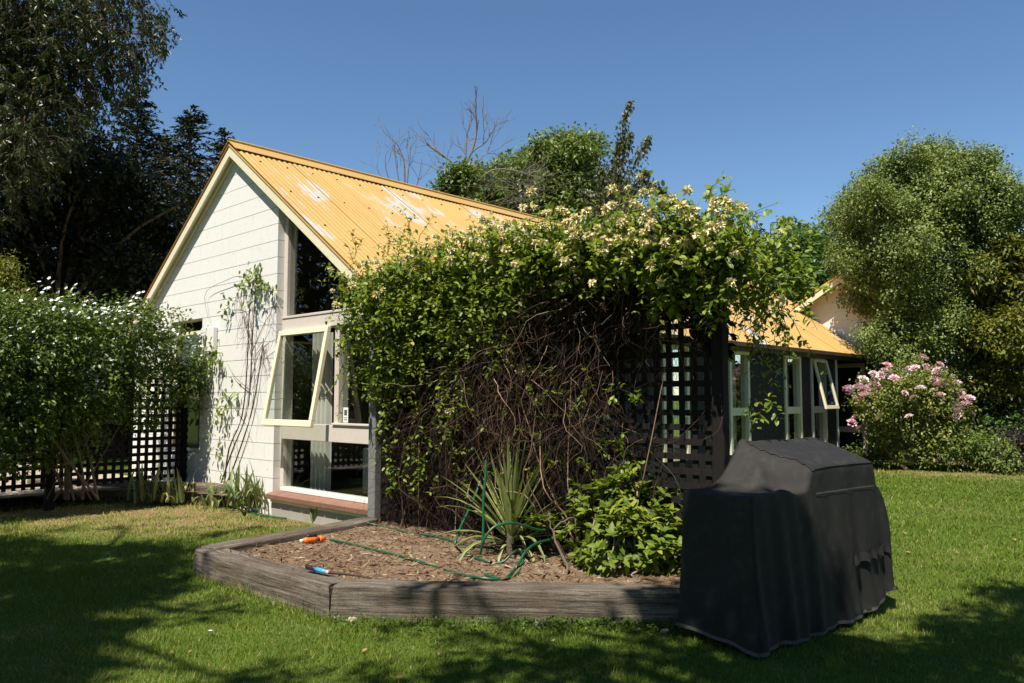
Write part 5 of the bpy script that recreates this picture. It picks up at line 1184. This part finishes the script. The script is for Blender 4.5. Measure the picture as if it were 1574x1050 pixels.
# leaning branches with grey purple leaves
pb = D(945, 600, 19); pb[2] = 0; plum = thing('plum_tree', 'tall leaning plum branches with grey purple leaves above the vine', 'tree', pb)
stems = [[(930, 350), (945, 265), (952, 220), (962, 180), (969, 155)], [(925, 340), (938, 280), (946, 245), (953, 215)], [(940, 350), (965, 275), (985, 235), (998, 210)], [(945, 350), (975, 290), (995, 262)], [(935, 340), (950, 250), (962, 225), (970, 205)], [(920, 345), (925, 290), (922, 255)], [(950, 345), (985, 290), (1003, 285), (1022, 295)], [(930, 345), (910, 310), (895, 290)]]
ls = [spline([D(a_, b_, 19) for a_, b_ in s_], 16) for s_ in stems]; Vt, F, _ = tubes(ls, .025, .006, 5); part('branches', Vt, F, M['bark'], plum, smooth=True)
Vt, F, _ = tubes([spline([pb, pb + [.1, 0, 1.5], ls[0][0]], 10)], .09, .04, 6); part('trunk', Vt, F, M['bark'], plum, smooth=True)
Ps = []
for l_ in ls:
    tt = rng.uniform(.18, 1, 330); ii_ = np.clip((tt * 15).astype(int), 0, 14); Ps.append(l_[ii_] + (l_[ii_ + 1] - l_[ii_]) * rng.uniform(0, 1, (330, 1)) + rng.normal(size=(330, 3)) * (.15 * (1.15 - tt))[:, None])
Ps = np.concatenate(Ps); leaf_part('crown', Ps, rvec(len(Ps)) * .7 - Z3 * .7, unit(rvec(len(Ps)) + S * .5), .105, .06, M['plum_leaf'], plum, None, .12, .2)
# left side: conifers
def conifer(label, px, ptop, dist, wpx, n_=70, seed=0):
    top_ = D(px, ptop, dist); base = np.array([top_[0], top_[1], 0]); H_ = top_[2]; Rw = wpx / FPX * dist / 2
    t = thing('conifer', label, 'conifer', base, 0, 'tall conifers behind the gable')
    Vt, F, _ = tubes([np.array([base, base * .5 + top_ * .5, top_])], .16, .01, 7); part('trunk', Vt, F, M['bark'], t, smooth=True)
    n_ = int(H_ * 105); f = 1 - rng.uniform(0, 1, n_) ** .75 * .97; f = np.sort(f); z = .4 + (H_ - .4) * f; L_ = (Rw * (1 - f) ** .62 + .14) * rng.uniform(.75, 1.15, n_); az = rng.uniform(0, 6.283, n_)
    d0 = np.stack([np.cos(az), np.sin(az), -.05 + 1.0 * f + rng.normal(size=n_) * .28], 1); P0 = np.stack([np.full(n_, base[0]), np.full(n_, base[1]), z], 1); br = grow(P0, d0, L_, 7, .16, .10)
    Vt, F, _ = tubes(br, .014, .004, 3); part('branches', Vt, F, M['bark'], t)
    k_ = 19; bi = np.repeat(np.arange(n_), k_); tt = rng.uniform(.15, 1, n_ * k_) * 5.99; i0 = tt.astype(int); P = br[bi, i0] + (br[bi, i0 + 1] - br[bi, i0]) * (tt - i0)[:, None]; T = unit(br[bi, i0 + 1] - br[bi, i0]); sd = unit(np.cross(T, Z3)) * rng.choice([-1, 1], n_ * k_)[:, None]
    Dr = unit(T * .8 + sd * .8 + rvec(n_ * k_) * .35 + Z3 * .1); leaf_part('crown', P, Dr, unit(Z3 + rvec(n_ * k_) * .6), rng.uniform(.10, .24, n_ * k_) * (1 - .3 * tt / 6), .045, M['conifer'], t, None, .1, .25)
conifer('tall dark conifer with a thin pointed tip, left of the twin peaks', 213, 142, 21, 250)
conifer('broad dark conifer standing directly left of the gable peak', 293, 166, 20, 240)
conifer('small dark conifer tip just touching the roof peak', 346, 200, 21.5, 130)
conifer('dark conifer half hidden by the drooping birch branches', 130, 180, 22, 260)
conifer('tall dark conifer at the left edge behind the birch', 30, 120, 23, 300)
conifer('dark conifer filling the gap right behind the gable slope', 252, 205, 22.5, 220)
conifer('shaded dark conifer low between the birch and pointed conifer', 165, 240, 18.5, 210)
# dark understorey shrubs behind the flowering shrub
dk = pxclumps([(230, 330, 50), (280, 380, 40), (200, 280, 40), (310, 300, 24), (140, 260, 60), (40, 220, 60), (60, 380, 70), (0, 330, 80), (120, 430, 60), (190, 420, 50), (60, 460, 50), (-60, 400, 90), (240, 440, 40), (150, 360, 60), (-20, 250, 60), (80, 300, 60)], 16.5, .8)
dkb = D(60, 640, 16.5); dkb[2] = 0
leafy_tree('broadleaf_tree', 'dark shaded broadleaf tree behind the white flowered shrub', dkb, dk, 4200, 8, .16, .14, .075, 'dark_leaf', 'bark', .2)
mpb = D(10, 640, 13.0); mpb[2] = .0
leafy_tree('maple_tree', 'small bronze leaved tree tip above the flowering shrub at the left edge', mpb, pxclumps([(5, 430, 22), (30, 445, 14), (-25, 410, 26), (15, 405, 12), (-20, 450, 25)], 13.0, .15), 300, 7, .08, .09, .03, 'gold_leaf', 'bark', .05, droop=.4)
# birch with drooping sprays, upper left
bi_b = np.array([-11.2, 14.2, 0.0]); birch = thing('birch_tree', 'tall birch with drooping leafy sprays filling the upper left sky', 'tree', bi_b)
bcl = pxclumps([(-60, 60, 110), (30, 40, 90), (110, 40, 70), (60, 110, 80), (150, 90, 55), (-20, 160, 90), (190, 50, 42), (60, -40, 110), (160, -30, 80), (-60, 260, 90), (130, 140, 36), (20, 230, 60), (-100, -60, 140), (80, 170, 50), (0, 110, 80), (40, 180, 60), (110, 80, 60), (20, 20, 70)], 14.2, .9)
limbs(bi_b, np.array([-10.2, 14.4, 8.5]), np.array(bcl)[:, :3], .13, M['gutter'], birch, nlimb=9)
tips, outs = clump_twigs(bcl, 2900, (.2, 1.1)); exl = []
for px, py, ln in [(205, 20, .9), (215, 35, 1.1), (225, 30, .9), (235, 45, .8), (245, 25, .5), (190, 60, 1.2), (180, 90, 1.0), (170, 110, 1.0), (160, 130, .9), (200, 80, .9), (140, 150, .8), (110, 165, .8), (90, 170, .8), (230, 20, 1.0), (210, 10, 1.1), (150, 110, 1.2), (60, 190, .9), (120, 130, 1.0), (30, 200, 1.0)]:
    for _ in range(3): exl.append((D(px + rng.normal() * 5, py - 20, 14.0 + rng.normal() * .3), ln))
g1 = grow(tips, outs * .9 - Z3 * .15, rng.uniform(.3, .8, len(tips)), 8, .14, .22); g2 = np.stack([grow([p], [np.array([.35, 0, -.3])], l_, 8, .35, .10)[0] for p, l_ in exl])
hs = np.concatenate([g1, g2]); Vt, F, _ = tubes(hs, .006, .002, 3); part('twigs', Vt, F, M['bark'], birch)
k_ = 22; bi = np.repeat(np.arange(len(hs)), k_); tt = rng.uniform(.3, 1, len(bi)) * 6.99; i0 = tt.astype(int); P = hs[bi, i0] + (hs[bi, i0 + 1] - hs[bi, i0]) * (tt - i0)[:, None] + rng.normal(size=(len(bi), 3)) * .02
leaf_part('crown', P, rvec(len(P)) * .8 - Z3 * .8, rvec(len(P)), rng.uniform(.07, .12, len(P)), rng.uniform(.028, .045, len(P)), M['birch_leaf'], birch, None, .12, .1)

# ================================================================== TREES OUT OF VIEW (some shade the lawn, others added to block sky light)
def shade_tree(label, base, spots, hgt, leaf, r0=.2, dens=1000, L_=.13, W_=.06):
    cl_ = []
    for (p, r_) in spots:
        p = np.array(p, float); h_ = hgt + rng.uniform(-.5, .6); c_ = p + S * ((h_ - p[2]) / S[2]); cl_.append((*c_, r_, r_, r_ * .7))
    C_ = np.array(cl_); n_ = int(sum(dens * (c_[3] / .6) ** 2 for c_ in cl_) / 7)
    return leafy_tree('shade_tree', label, base, cl_, n_, 7, .07, L_, W_, leaf, 'bark', r0, nlimb=len(cl_), shell=(.0, 1.05), top=C_[:, :3].mean(0))
LS = [(-170, 840, .8), (-60, 860, .8), (10, 838, .42), (80, 850, .42), (150, 850, .42), (215, 845, .36), (265, 852, .28), (305, 845, .16), (40, 890, .5), (120, 885, .5), (200, 880, .42), (255, 875, .30), (-40, 950, .6), (40, 940, .5), (115, 930, .46), (185, 915, .36), (240, 905, .26), (285, 893, .2), (20, 1000, .45), (90, 985, .36), (150, 965, .24), (-60, 1050, .6), (40, 1060, .35), (210, 955, .12), (265, 935, .12), (320, 925, .10), (345, 945, .08), (290, 960, .08), (170, 1010, .12), (420, 1045, .13), (360, 1050, .10), (90, 815, .14), (200, 812, .12), (340, 820, .12), (310, 870, .15), (-120, 1000, .7), (385, 812, .10)]
shade_tree('large leafy tree just out of view on the left, shading the lawn', (-6.4, 2.2, 0), [(G(a_, b_), r_) for a_, b_, r_ in LS], 7.0, 'green_leaf', .24)
RS = [(690, 945, .17), (725, 935, .10), (650, 960, .10), (640, 1040, .16), (720, 1035, .2), (790, 1015, .17), (870, 1020, .22), (950, 1005, .2), (1020, 990, .2), (1090, 1030, .28), (1180, 1040, .3), (1270, 1035, .3), (1350, 1020, .28), (1430, 1010, .26), (1500, 985, .26), (1560, 960, .3), (1600, 920, .35), (1500, 935, .16), (1545, 915, .14), (1450, 960, .14), (1410, 955, .10), (1300, 995, .14), (1240, 1005, .16), (700, 985, .12), (760, 985, .10), (560, 1050, .12), (820, 985, .10), (1000, 960, .12), (1040, 965, .14), (1650, 1000, .5), (1500, 1050, .4), (1380, 1055, .35), (1250, 1070, .3), (900, 1060, .3), (1040, 945, .10), (960, 970, .08), (1470, 1000, .2)]
spots_r = [(G(a_, b_), r_) for a_, b_, r_ in RS]
for p_, r_ in (((1.10, 4.45, .75), .17), ((1.2, 4.3, .55), .2), ((1.05, 4.6, .5), .2), ((1.3, 4.25, .25), .2), ((1.5, 4.45, .45), .2), ((1.35, 4.35, .75), .14), ((1.75, 4.65, .2), .2), ((1.6, 4.5, .15), .2), ((1.0, 4.7, .8), .14), ((1.15, 4.4, .35), .2), ((1.3, 4.3, .5), .16)): spots_r.append((np.array(p_), r_))
shade_tree('leafy tree standing behind the viewpoint, shading the foreground grass', (2.2, -3.2, 0), spots_r, 6.4, 'green_leaf', .2)

def sky_block_tree(label, x, y, h_, r_):  # unseen tree, added to block sky light and deepen the shade
    c_ = [(x + rng.uniform(-.5, .5) * r_, y + rng.uniform(-.5, .5) * r_, h_ * f, r_ * .62, r_ * .62, h_ * .17) for f in (.18, .3, .42, .55, .68, .8, .9) for _ in range(2)]
    leafy_tree('sky_block_tree', label, (x, y, 0), c_, 1100, 6, .25, .34, .20, 'dark_leaf', 'bark', .25, group='unseen trees added to cut sky light and darken reflections', nlimb=8)
for i, (x, y, h_, r_, lb) in enumerate([(-13, 2, 11, 3.4, 'unseen dense tree added at the left side to block sky light'), (-10, -7, 12, 3.6, 'unseen dense tree added at the back left to block sky light'), (-3, -11, 12, 3.8, 'unseen dense tree added straight behind the viewpoint to block sky light'), (5, -11, 11, 3.8, 'unseen dense tree added behind the viewpoint on the right to block sky light'), (12, -6, 11, 3.6, 'unseen dense tree added at the back right to block sky light'), (-15.5, 11.5, 10, 3.6, 'unseen dense tree added beyond the left lattice to darken the window reflection'), (15, 2.5, 10, 3.4, 'unseen dense tree added at the right side to block sky light')]):
    sky_block_tree(lb, x, y, h_, r_)
# ================================================================== LITTER
Vt, F, _ = leaf_arrays([[-.5, 0, 0]], [[1, 0, 0]], [[0, 0, 1]], 1.0, .5, .3, -.12, True); flm = tri_mesh('fallen_leaf', Vt, F, M['fallen'])
def litter(px, py, sc):
    o = link('fallen_leaf', flm); p = G(px, py, .018); o.location = tuple(p); o.scale = (sc,) * 3; o.rotation_euler = (rng.normal() * .35, rng.normal() * .35, rng.uniform(0, 6.28))
    tag(o, 'curled dry brown leaf lying on the mown lawn', 'leaf', 'dry leaves scattered on the lawn')
for px, py in [(238, 1010), (292, 1002), (262, 1003), (345, 1028), (540, 955), (515, 958), (575, 962), (635, 958), (825, 962), (850, 985), (930, 1000), (945, 958), (1000, 985), (1300, 790), (1350, 830), (1390, 820), (1420, 832), (1375, 870), (1420, 955), (1455, 790), (1500, 800), (1560, 830), (1535, 810), (1395, 850), (1518, 735), (1570, 770), (1510, 748), (1450, 785), (1560, 880), (1425, 790), (360, 895), (372, 905), (350, 905), (430, 935), (420, 928), (445, 940), (480, 940), (395, 912), (675, 1005), (745, 978), (980, 968), (900, 966), (1010, 975), (1485, 765), (1540, 760), (470, 1000), (560, 1000), (615, 1040), (495, 1030), (780, 1000)]:
    litter(px, py, rng.uniform(.022, .042) * (1.5 if px > 1300 and py < 900 else 1))
dz = thing('daisy', 'single tiny white daisy flowering in the foreground lawn', 'flower', G(323, 970))
p_ = G(323, 970, .03); a_ = np.arange(9) * 6.283 / 9; Vt, F, k = leaf_arrays(np.tile(p_, (9, 1)), np.stack([np.cos(a_), np.sin(a_), .3 + 0 * a_], 1), np.tile(Z3, (9, 1)), .014, .008); part('petals', Vt, F, M['petal_white'], dz, np.ones(len(F)))
Vt, F = lathe_along(p_, Z3, [(0, .0001), (.001, .003), (.003, .003), (.004, .0001)], 8); part('centre', Vt, F, M['yellow'], dz); Vt, F, _ = tubes([np.array([G(323, 970), p_ * .5 + G(323, 970) * .5, p_])], .001, sides=4); part('stem', Vt, F, M['hedge_leaf'], dz, np.full(len(F), .5))
def rock(label, p, r_, seed):
    r2 = np.random.default_rng(seed); import bmesh
    bm = bmesh.new(); bmesh.ops.create_icosphere(bm, subdivisions=2, radius=1)
    for v in bm.verts:
        q = np.array(v.co); k_ = 1 + .22 * float(smooth_noise(q[None], 1.8, seed)[0]); v.co = Vector(q * k_ * [1, .75, .55]) * r_
    me = bpy.data.meshes.new('stone'); bm.to_mesh(me); bm.free(); me.materials.append(M['stone']); o = link('stone', me); o.location = (p[0], p[1], p[2] + r_ * .25); tag(o, label, 'stone', 'small stones in the grass')
rock('small pale stone in the grass below the sleeper joint', G(541, 955), .032, 3); rock('buff stone in the weeds before the long sleeper', G(828, 963), .035, 4); rock('grey stone at the base of the sleeper near the barbecue', G(1022, 972), .026, 6)
# weeds along the foot of the sleeper
n = 340; px_ = rng.uniform(780, 1045, n); px_ = np.where(rng.uniform(size=n) < .3, rng.uniform(505, 1045, n), px_); P = np.stack([G(a_, 962 + rng.normal() * 7) for a_ in px_]); P = np.repeat(P, 6, 0) + rng.normal(size=(n * 6, 3)) * [.02, .015, 0]; P[:, 2] = rng.uniform(.005, .05, len(P))
leaf_part('ground_weeds', P, rvec(len(P)) * [1, 1, .4], unit(Z3 + rvec(len(P)) * .4), .024, .016, M['bright_leaf'], None, rng.uniform(.4, 1, len(P)), kind='stuff')
